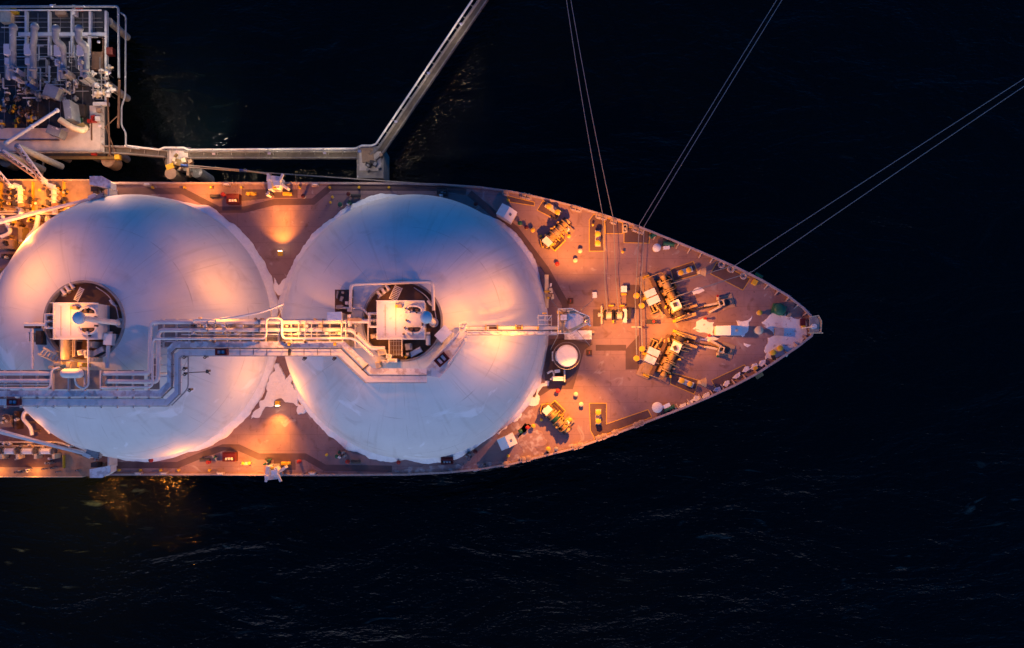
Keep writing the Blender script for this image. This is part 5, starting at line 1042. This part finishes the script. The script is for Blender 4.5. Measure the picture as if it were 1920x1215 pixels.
# vertical loading arms
def larm(x, y, x2, y2, m, label):
    o = T('cargo_loader', label, 'loading arm', (x2, 150, ZP), 'marine loading arms on the jetty')
    MB().pt([(x2+1, 148, -5), (x2, y2+10, -4), (x2, y2, -3), (x, y+22, -2), (x, y+4, -1.4)], 0, 6.3, 14, 1.2).build('inboard_arm', m, o, 60); MB().ball(W(x+1, y, -1.4), L(8), 16).build('apex_joint', m, o, 60)
    MB().pv(x2+2, 140, ZP-.5, -6, 4, 4, 18).build('riser', 'grey', o, 40); MB().pbox(x2-11, y2+8, 13, 20, -5, -3.4).build('counterweight', 'armb', o); MB().pbox(x2-10, y2+30, 11, 12, -6, -4.2).build('swivel_box', 'armb', o)
    MB().pt([(x2-7, y2+24, -5), (x2-8, y2+66, -6)], 0, 3.2, 10).build('hydraulic_ram', 'armb', o, 60); MB().ph((x2-7, y2+46), (x2+7, y2+46), -3.5, 2.6).build('pin', 'grey', o, 50)
    for k in range(4): MB().pbox(x2+random.uniform(-13, 5), y2+random.uniform(28, 80), random.uniform(3, 9), random.uniform(3, 9), -6, -3.2, random.uniform(0, 90)).build('fitting', random.choice(('armb', 'arm', 'grey', 'blue')), o)
larm(24, 52, 24, 84, 'arm', 'grey loading arm beside the pale cabinets nearest the photo edge'); larm(64, 50, 62, 84, 'arm', 'straight grey loading arm, second from the photo edge'); larm(104, 54, 118, 86, 'arm', 'kinked blue grey loading arm, third from the photo edge'); larm(147, 54, 161, 86, 'arm', 'kinked grey loading arm beside the brown lamp bay'); larm(-22, 52, -22, 84, 'armb', 'pale loading arm cut off by the photo edge')
def clutter(n, x0, x1, y0, y1, ms, z0, label, g):
    for k in range(n):
        x, y = random.uniform(x0, x1), random.uniform(y0, y1); z = z0+random.uniform(0, 2.5); m = random.choice(ms); a = random.choice((0, 0, 90, 90, 35))+random.uniform(-4, 4); l = random.uniform(5, 16)
        o = T('pipe_fitting', label, 'pipe fitting', (x, y, ZP), g); dx, dy = l*math.cos(math.radians(a)), l*math.sin(math.radians(a))
        MB().pt([(x-dx/2, y-dy/2), (x+dx/2, y+dy/2)], z, random.uniform(1.6, 4), 8).build('pipe', m, o, 60); MB().ph((x-dx*.1, y-dy*.1), (x+dx*.1, y+dy*.1), z, 5.5).build('flange', random.choice(ms), o, 50); MB().pv(x, y, ZP-.6, z-.2, 1.2).build('post', 'dgrey', o)
clutter(34, 2, 150, 150, 205, ('armb', 'arm', 'grey', 'dgrey', 'arm', 'arm'), ZP+.4, 'jumbled pipe fitting among the feet of the loading arms', 'pipe fittings among the loading arm feet')
clutter(22, 0, 70, 200, 238, ('tan', 'yellow', 'chain', 'brown', 'arm'), ZP+.4, 'yellow lit pipe fitting between loading arms and snowy slab', 'pipe fittings above the snowy slab')
clutter(14, 170, 214, 122, 186, ('cream', 'white', 'grey', 'armb'), ZP+.3, 'pale pipe fitting under the bright lamp of the jetty platform', 'pipe fittings under the platform lamp')
o = T('tubular_loader', 'bluish white tubular arm slanting over the jetty slab', 'loading arm', (60, 236, ZP)); MB().cyl(W(12, 268, 1), W(107, 207, -2), L(3.8), L(3.2), 12).build('tube', 'armb', o, 60)
for u in (.0, .5, 1.): x, y = 12+95*u, 268-61*u; MB().ball(W(x, y, 1-3*u), L(4.6), 12).build('joint', 'armb', o, 60)
MB().cyl(W(58, 238, -.5), W(58, 238, ZP-.6), .35).build('post', 'arm', o, 50)
o = T('drooping_loader', 'brownish drooping arm end resting above the jetty slab', 'loading arm', (140, 238, ZP)); MB().pt([(112, 224, -4), (134, 239, -4.3), (156, 246, -5), (160, 240, -6)], 0, 6, 12, .9).build('tube', 'cream', o, 60); MB().pbox(150, 236, 14, 9, -7, -5, 20).build('coupler', 'olive', o); MB().cyl(W(128, 235, -5), W(128, 235, ZP-.6), .4).build('post', 'brown', o, 50)
MB().pbox(126, 205, 13, 36, -8, -4.6, 8).build('counterweight', 'arm', o); MB().pbox(100, 245, 26, 16, -8.4, -6, -20).build('hinge', 'arm', o); MB().pbox(95, 170, 26, 22, -6, -4, -20).build('drum', 'arm', o)
def truss(a, b, za, zb, label):
    o = T('truss_loader', label, 'loading arm', (*a, ZP), 'loading arms hooked to the ship'); A, B = W(*a, za), W(*b, zb); n = Vector((0, 0, 1)).cross((B-A).normalized())
    for s, nm in ((-1, 'chord'), (1, 'chord')): MB().cyl(A+n*s*.35, B+n*s*.25, .24 if s < 0 else .17, .14, 8).build(nm, 'tan' if s < 0 else 'armb', o, 60)
    for k in range(9): u = k/9; MB().cyl(A.lerp(B, u)+n*.33*(1 if k % 2 else -1), A.lerp(B, u+.11)-n*.33*(1 if k % 2 else -1), .09, seg=6).build('brace', 'armb', o)
    MB().cyl(B, B-Vector((0, 0, 1.2)), .4, .3, 12).build('coupler', 'pipe', o, 50); MB().cyl(A, A-Vector((0, 0, za-ZP-.1)), .5, .6, 12).build('post', 'arm', o, 50)
truss((4, 284), (80, 340), 4, 4.2, 'pale truss loading arm reaching from the platform to the upper manifold'); truss((32, 274), (79, 336), 5.5, 4.8, 'thin brace arm above the pale truss loading arm'); truss((-50, 270), (18, 348), 4, 4.2, 'truss loading arm mostly outside the photo edge')
# ---- walkway from the platform along the dolphins to the shore
def jwalk(x0, pts, pipe, label):
    z = ZP-.5; o = T('jetty_walkway', label, 'walkway', (*pts[0], z), 'jetty walkways between dolphins')
    mb = MB(); mb.band(pts, 13, z-.5, z-.2); mb.build('deck', 'wdeck', o)
    P_ = inset(pts, 6.5); Q_ = inset(pts, -6.5)
    for q in (P_, Q_): mb = MB(); mb.band(q, 1.6, z-.196, z+.25); mb.build('edge_beam', 'conc' if q is Q_ else 'wdeck', o); mb = MB(); mb.rail(q, z, 1, 2.2, .04); mb.build('guard_rail', 'grey', o)
    MB().pt(pipe, z+.9, 1.9, 8, .3).build('pipe', 'white', o, 60); MB().pt([(a, b+2.4) for a, b in pipe], z-.2, .7, 8, .3).build('cable', 'blue', o, 60)
    for p, t in along(pipe, 26, 12):
        nrm = Vector((-t.y, t.x)); e = p+nrm*11; mb = MB(); mb.tube([W(*p, z+.6), W(*e, z-.3)], .08, 5); mb.build('bracket', 'grey', o)
    return o
jwalk(0, [(196, 281), (240, 283), (312, 289)], [(234, 273), (299, 280.6), (307, 276.6), (345, 276.6)], 'short jetty walkway between loading platform and first dolphin')
jwalk(0, [(345, 291), (669, 291)], [(345, 276.6), (353, 280.6), (667, 278.5), (678, 273), (697, 273)], 'level jetty walkway with white pipe between the two dolphins')
jwalk(0, [(700, 296), (715, 282), (908, -2), (935, -42)], [(697, 273), (705, 270), (884, 2), (912, -40)], 'slanting jetty walkway climbing away from the corner dolphin to the photo edge')
def dolphin(x, y, w, h, label, big):
    o = T('mooring_dolphin', label, 'dolphin', (x, y, WATER), 'mooring dolphins beside the ship'); z = ZP-.8
    MB().pbox(x, y, w, h, WATER-4 if big else z-1.6, z).build('cap', 'conc', o); MB().pbox(x, y-2, w*.8, h*.6, z, z+.15).build('snow_cover', 'sconc', o)
    if not big:
        for dx in (-14, 16): MB().cyl(W(x+dx, y+6, z-1.6), W(x+dx*1.1, y+8, WATER-4), 1.1, 1.1, 18).build('pile', 'conc', o, 40)
    return o
o = dolphin(335, 298, 44, 44, 'mooring dolphin with hook gear and lit fender beside the upper rail', False)
MB().pv(320, 325, ZP-5, ZP+.3, 11, None, 20).build('fender', 'tan', o, 40); MB().pbox(318, 312, 14, 10, ZP-.8, ZP+.4, 20).build('fender_frame', 'yellow', o); MB().pbox(333, 304, 22, 12, ZP-.8, ZP+.2, -12).build('hook_base', 'olive', o); MB().pbox(352, 312, 5, 34, ZP-1.2, ZP-.4).build('ladder', 'tan', o); MB().pv(368, 322, WATER-4, WATER+7, 11, None, 24).build('outer_pile', 'conc', o, 40); MB().pbox(344, 300, 8, 8, ZP-.8, ZP+.6, 10).build('hook', 'cream', o); MB().pbox(356, 302, 8, 6, ZP-.8, ZP+.2, 30).build('capstan', 'tan', o)
for k in range(7): MB().pbox(random.uniform(316, 348), random.uniform(290, 318), random.uniform(3, 8), random.uniform(2, 6), ZP-.8, ZP+random.uniform(.1, .6), random.uniform(0, 90)).build('fitting', random.choice(('tan', 'cream', 'olive', 'chain')), o)
o = dolphin(694, 304, 50, 60, 'grey concrete corner dolphin where the jetty walkway turns', True)
MB().pbox(689, 290, 22, 26, ZP-.65, ZP-.2, 6).build('plinth', 'tan', o); MB().ph((694, 305), (706, 307), ZP+.2, 5).build('drum', 'dgrey', o, 50)
for k in range(8): MB().pbox(random.uniform(672, 714), random.uniform(284, 318), random.uniform(3, 7), random.uniform(2, 6), ZP-.8, ZP+random.uniform(.1, .9), random.uniform(0, 90)).build('fitting', random.choice(('tan', 'grey', 'conc', 'dgrey')), o)
# breast ropes with blue chafing sleeves
line('breast_rope', [(345, 309, -7), (456, 319, -3), (508, 327, 2.6)], 'upper of two pale breast ropes from the first dolphin to the upper davit', 'breast ropes along the ship side', .1)
line('breast_rope', [(348, 313, -7), (456, 321, -3.1), (760, 342, .6), (905, 352, 1.0)], 'lower of two pale breast ropes, running on along the upper rail', 'breast ropes along the ship side', .1)
for (x, y, z, lb) in ((346, 310.5, -6.8, 'blue sleeve on the breast ropes at the first dolphin'), (456, 320, -3.05, 'blue sleeve on the breast ropes between dolphin and davit')):
    o = T('chafing_sleeve', lb, 'sleeve', (x, y, z)); MB().ph((x-6, y-.6), (x+6, y+.6), z, 2.6).build('sleeve', 'blue', o, 50)
    for d in (-6, 6): MB().ph((x+d-.5, y), (x+d+.5, y), z, 3.2).build('collar', 'blue', o, 50)
# jetty lamp posts
def jlamp(x, y, dx, dy, label, h=4.5, m='wlens', base=ZP-.4):
    o = T('lamp_post', label, 'lamp post', (x, y, base), 'lamp posts on the jetty'); a = W(x, y, base); b = W(x, y, base+h); c = b+Vector((dx*.5, -dy*.5, .2))
    MB().cyl(a, b, .09, .06, 8).build('pole', 'grey', o, 50); MB().cyl(b, c, .05, .05, 6).build('arm', 'grey', o, 50); hd = MB().box(c, (.5, .35, .14)).build('lamp_head', 'white', o); MB().ball(c-Vector((0, 0, .13)), .16, 10, .7).build('bulb', m, hd)
    return c
JL = []
for k, (x, y, lb) in enumerate(((398, 280.3, 'lamp post on the level jetty walkway nearest the first dolphin'), (502, 279.6, 'lamp post in the middle of the level jetty walkway'), (606, 279, 'lamp post on the level jetty walkway nearest the corner dolphin'), (330, 276, 'lamp post on the bend of the pipe at the first dolphin'), (671, 275, 'tall lamp post on the corner dolphin'))): JL.append((jlamp(x, y, .6, 1.6, lb, 14 if 'tall' in lb else 4.5), 2. if 'tall' in lb else 1.))
for k, (x, y, lb) in enumerate(((734, 224, 'lamp post on the slanting walkway nearest the corner dolphin'), (795, 133, 'lamp post half way up the slanting walkway'), (856, 41, 'lamp post on the slanting walkway nearest the photo edge'))): JL.append((jlamp(x, y, 1.6, .9, lb), 1.))
JL.append((jlamp(104, 8, -1.2, .6, 'lamp post leaning out over the pipe edge of the loading platform', 7, 'wlens', ZP), .8)); JL.append((jlamp(203, 134, .6, .6, 'bright lamp post above the white fittings of the loading platform', 6, 'wlens', ZP), 1.1)); JL.append((jlamp(184, 76, .4, .6, 'lamp post in the brown bay of the loading platform', 5, 'wlens', ZP), .9)); JL.append((jlamp(186, 234, .3, .5, 'lamp post on the snowy corner of the loading platform', 8, 'wlens', ZP), 3))
# ================================================================== lamps read from their pools of light, with added fill and glint spots
# floodlights on the foremast
ZM = 13.6
lamp('mast_flood', (1112, 596, ZM), 15000, to=(1300, 570, 0), cone=125, blend=.9, rad=.22)
lamp('mast_flood', (1112, 608, ZM), 15000, to=(1300, 650, 0), cone=125, blend=.9, rad=.22)
lamp('mast_flood', (1085, 574, ZM), 60000, to=(1082, 380, 0), cone=72, blend=1, rad=.2)
lamp('mast_flood', (1100, 634, ZM), 74000, to=(1058, 852, 0), cone=72, blend=1, rad=.2)
lamp('mast_flood', (1085, 574, ZM), 2600, to=(1110, 480, 0), cone=140, blend=.9, rad=.2)
lamp('mast_flood', (1100, 634, ZM), 2800, to=(1130, 730, 0), cone=140, blend=.9, rad=.2)
lamp('mast_flood', (1112, 602, ZM), 48000, to=(1290, 612, 0), cone=34, blend=1, rad=.2)
for y in (578, 645): lamp('windlass_fill', (1262, y, 6.5), 620, rad=.15)  # windlass lights are added fill against black shadows; no fittings there
lamp('windlass_fill', (1300, 612, 5), 330, rad=.15)
for x, y in ((1050, 586), (1051, 620), (1098, 602)): lamp('platform_lamp', (x, y, 16.0), 9, rad=.1)
# catwalk lamps over the bow-side dome
lamp('catwalk_or_fill_lamp', (884, 582, 24.5), 1900, rad=.2); lamp('catwalk_or_fill_lamp', (966, 642, 20.5), 2600, rad=.2)
lamp('catwalk_or_fill_lamp', (985, 536, 20), 1700, rad=.3); lamp('rack_or_fill_lamp', (466, 520, 20), 5200, to=(440, 495, 10), cone=115, blend=.8, rad=.4); lamp('dome_fill', (690, 560, 32), 500, rad=.4); lamp('hatch_lamp', (724, 556, 22), 90, rad=.1); lamp('hatch_lamp', (128, 556, 22), 90, rad=.1)  # all but the hatch lamps are added fill that warms the dome flanks
# house lamps
lamp('house_lamp', (738, 588, 27), 850, rad=.2); lamp('house_lamp', (120, 590, 27), 950, rad=.2)
lamp('house_lamp', (735, 668, 25), 450, rad=.15); lamp('house_lamp', (128, 672, 25), 700, rad=.15)
# rack lamps
lamp('rack_or_fill_lamp', (533, 618, 25.4), 1900, rad=.2); lamp('rack_or_fill_lamp', (625, 622, 25), 700, rad=.15); lamp('rack_or_fill_lamp', (690, 640, 25), 400, rad=.15); lamp('rack_or_fill_lamp', (412, 572, 23.2), 1700, rad=.2); lamp('rack_or_fill_lamp', (660, 690, 26), 650, rad=.2)  # the pair above the pipes near the bow-side dome is added warm fill
lamp('rack_or_fill_lamp', (520, 735, 9), 1900, rad=.2)
# deck floodlights in the gap between the domes
lamp('gap_flood', (524.5, 467, 2.4), 8500, to=(527, 400, 0), cone=92, blend=1, rad=.15); lamp('gap_flood', (519.5, 764, 2.4), 7500, to=(520, 830, 0), cone=92, blend=1, rad=.15)
lamp('gap_flood', (524.5, 467, 3.2), 14000, to=(527, 340, 0), cone=50, blend=1, rad=.15); lamp('gap_flood', (519.5, 764, 3.2), 9000, to=(515, 880, 0), cone=60, blend=1, rad=.15)
# side deck lamps
lamp('side_lamp', (372, 356, 5.5), 5200, to=(372, 342, 0), cone=100, blend=.8, rad=.2); lamp('side_lamp', (440, 352, 4.5), 1500, to=(440, 346, 0), cone=120, rad=.2)
lamp('side_lamp', (458, 868, 4.2), 3000, to=(462, 866, 0), cone=140, rad=.2); lamp('side_lamp', (345, 878, 4), 1000, rad=.2); lamp('side_lamp', (470, 830, 2.5), 260, rad=.2)
# manifold floodlights
lamp('manifold_flood', (40, 368, 8), 6000, to=(40, 376, 0), cone=110, rad=.3); lamp('manifold_flood', (105, 364, 8), 4000, to=(105, 372, 0), cone=110, rad=.3); lamp('manifold_flood', (40, 440, 11), 3600, rad=.3)
lamp('manifold_flood', (-30, 475, 26), 6000, rad=.4)
lamp('manifold_flood', (60, 884, 3), 300, rad=.2); lamp('manifold_flood', (-10, 884, 3), 300, rad=.2); lamp('manifold_flood', (50, 812, 7), 1100, rad=.3); lamp('manifold_flood', (45, 901, 1), 40000, to=(80, 985, -18), cone=105, rad=.3); lamp('manifold_flood', (170, 903, 1), 26000, to=(210, 985, -18), cone=105, rad=.3)  # outboard pair past the rail is added to make glints on the water
lamp('jetty_flood', (358, 268, -8.2), 7000, col=(1, .9, .75), to=(370, 215, -18), cone=80, rad=.15)  # added spot that makes white sparkles on the water
lamp('jetty_flood', (196, 300, 2), 5200, col=(1, .45, .22), rad=.3)
# jetty lamps
for p, k in JL:
    d = bpy.data.lights.new('jetty_lamp', 'POINT'); d.energy = 560*k*LK; d.color = (1, .74, .48); d.shadow_soft_size = .15
    o = bpy.data.objects.new('jetty_lamp', d); COL.objects.link(o); o.location = p-Vector((0, 0, .45))
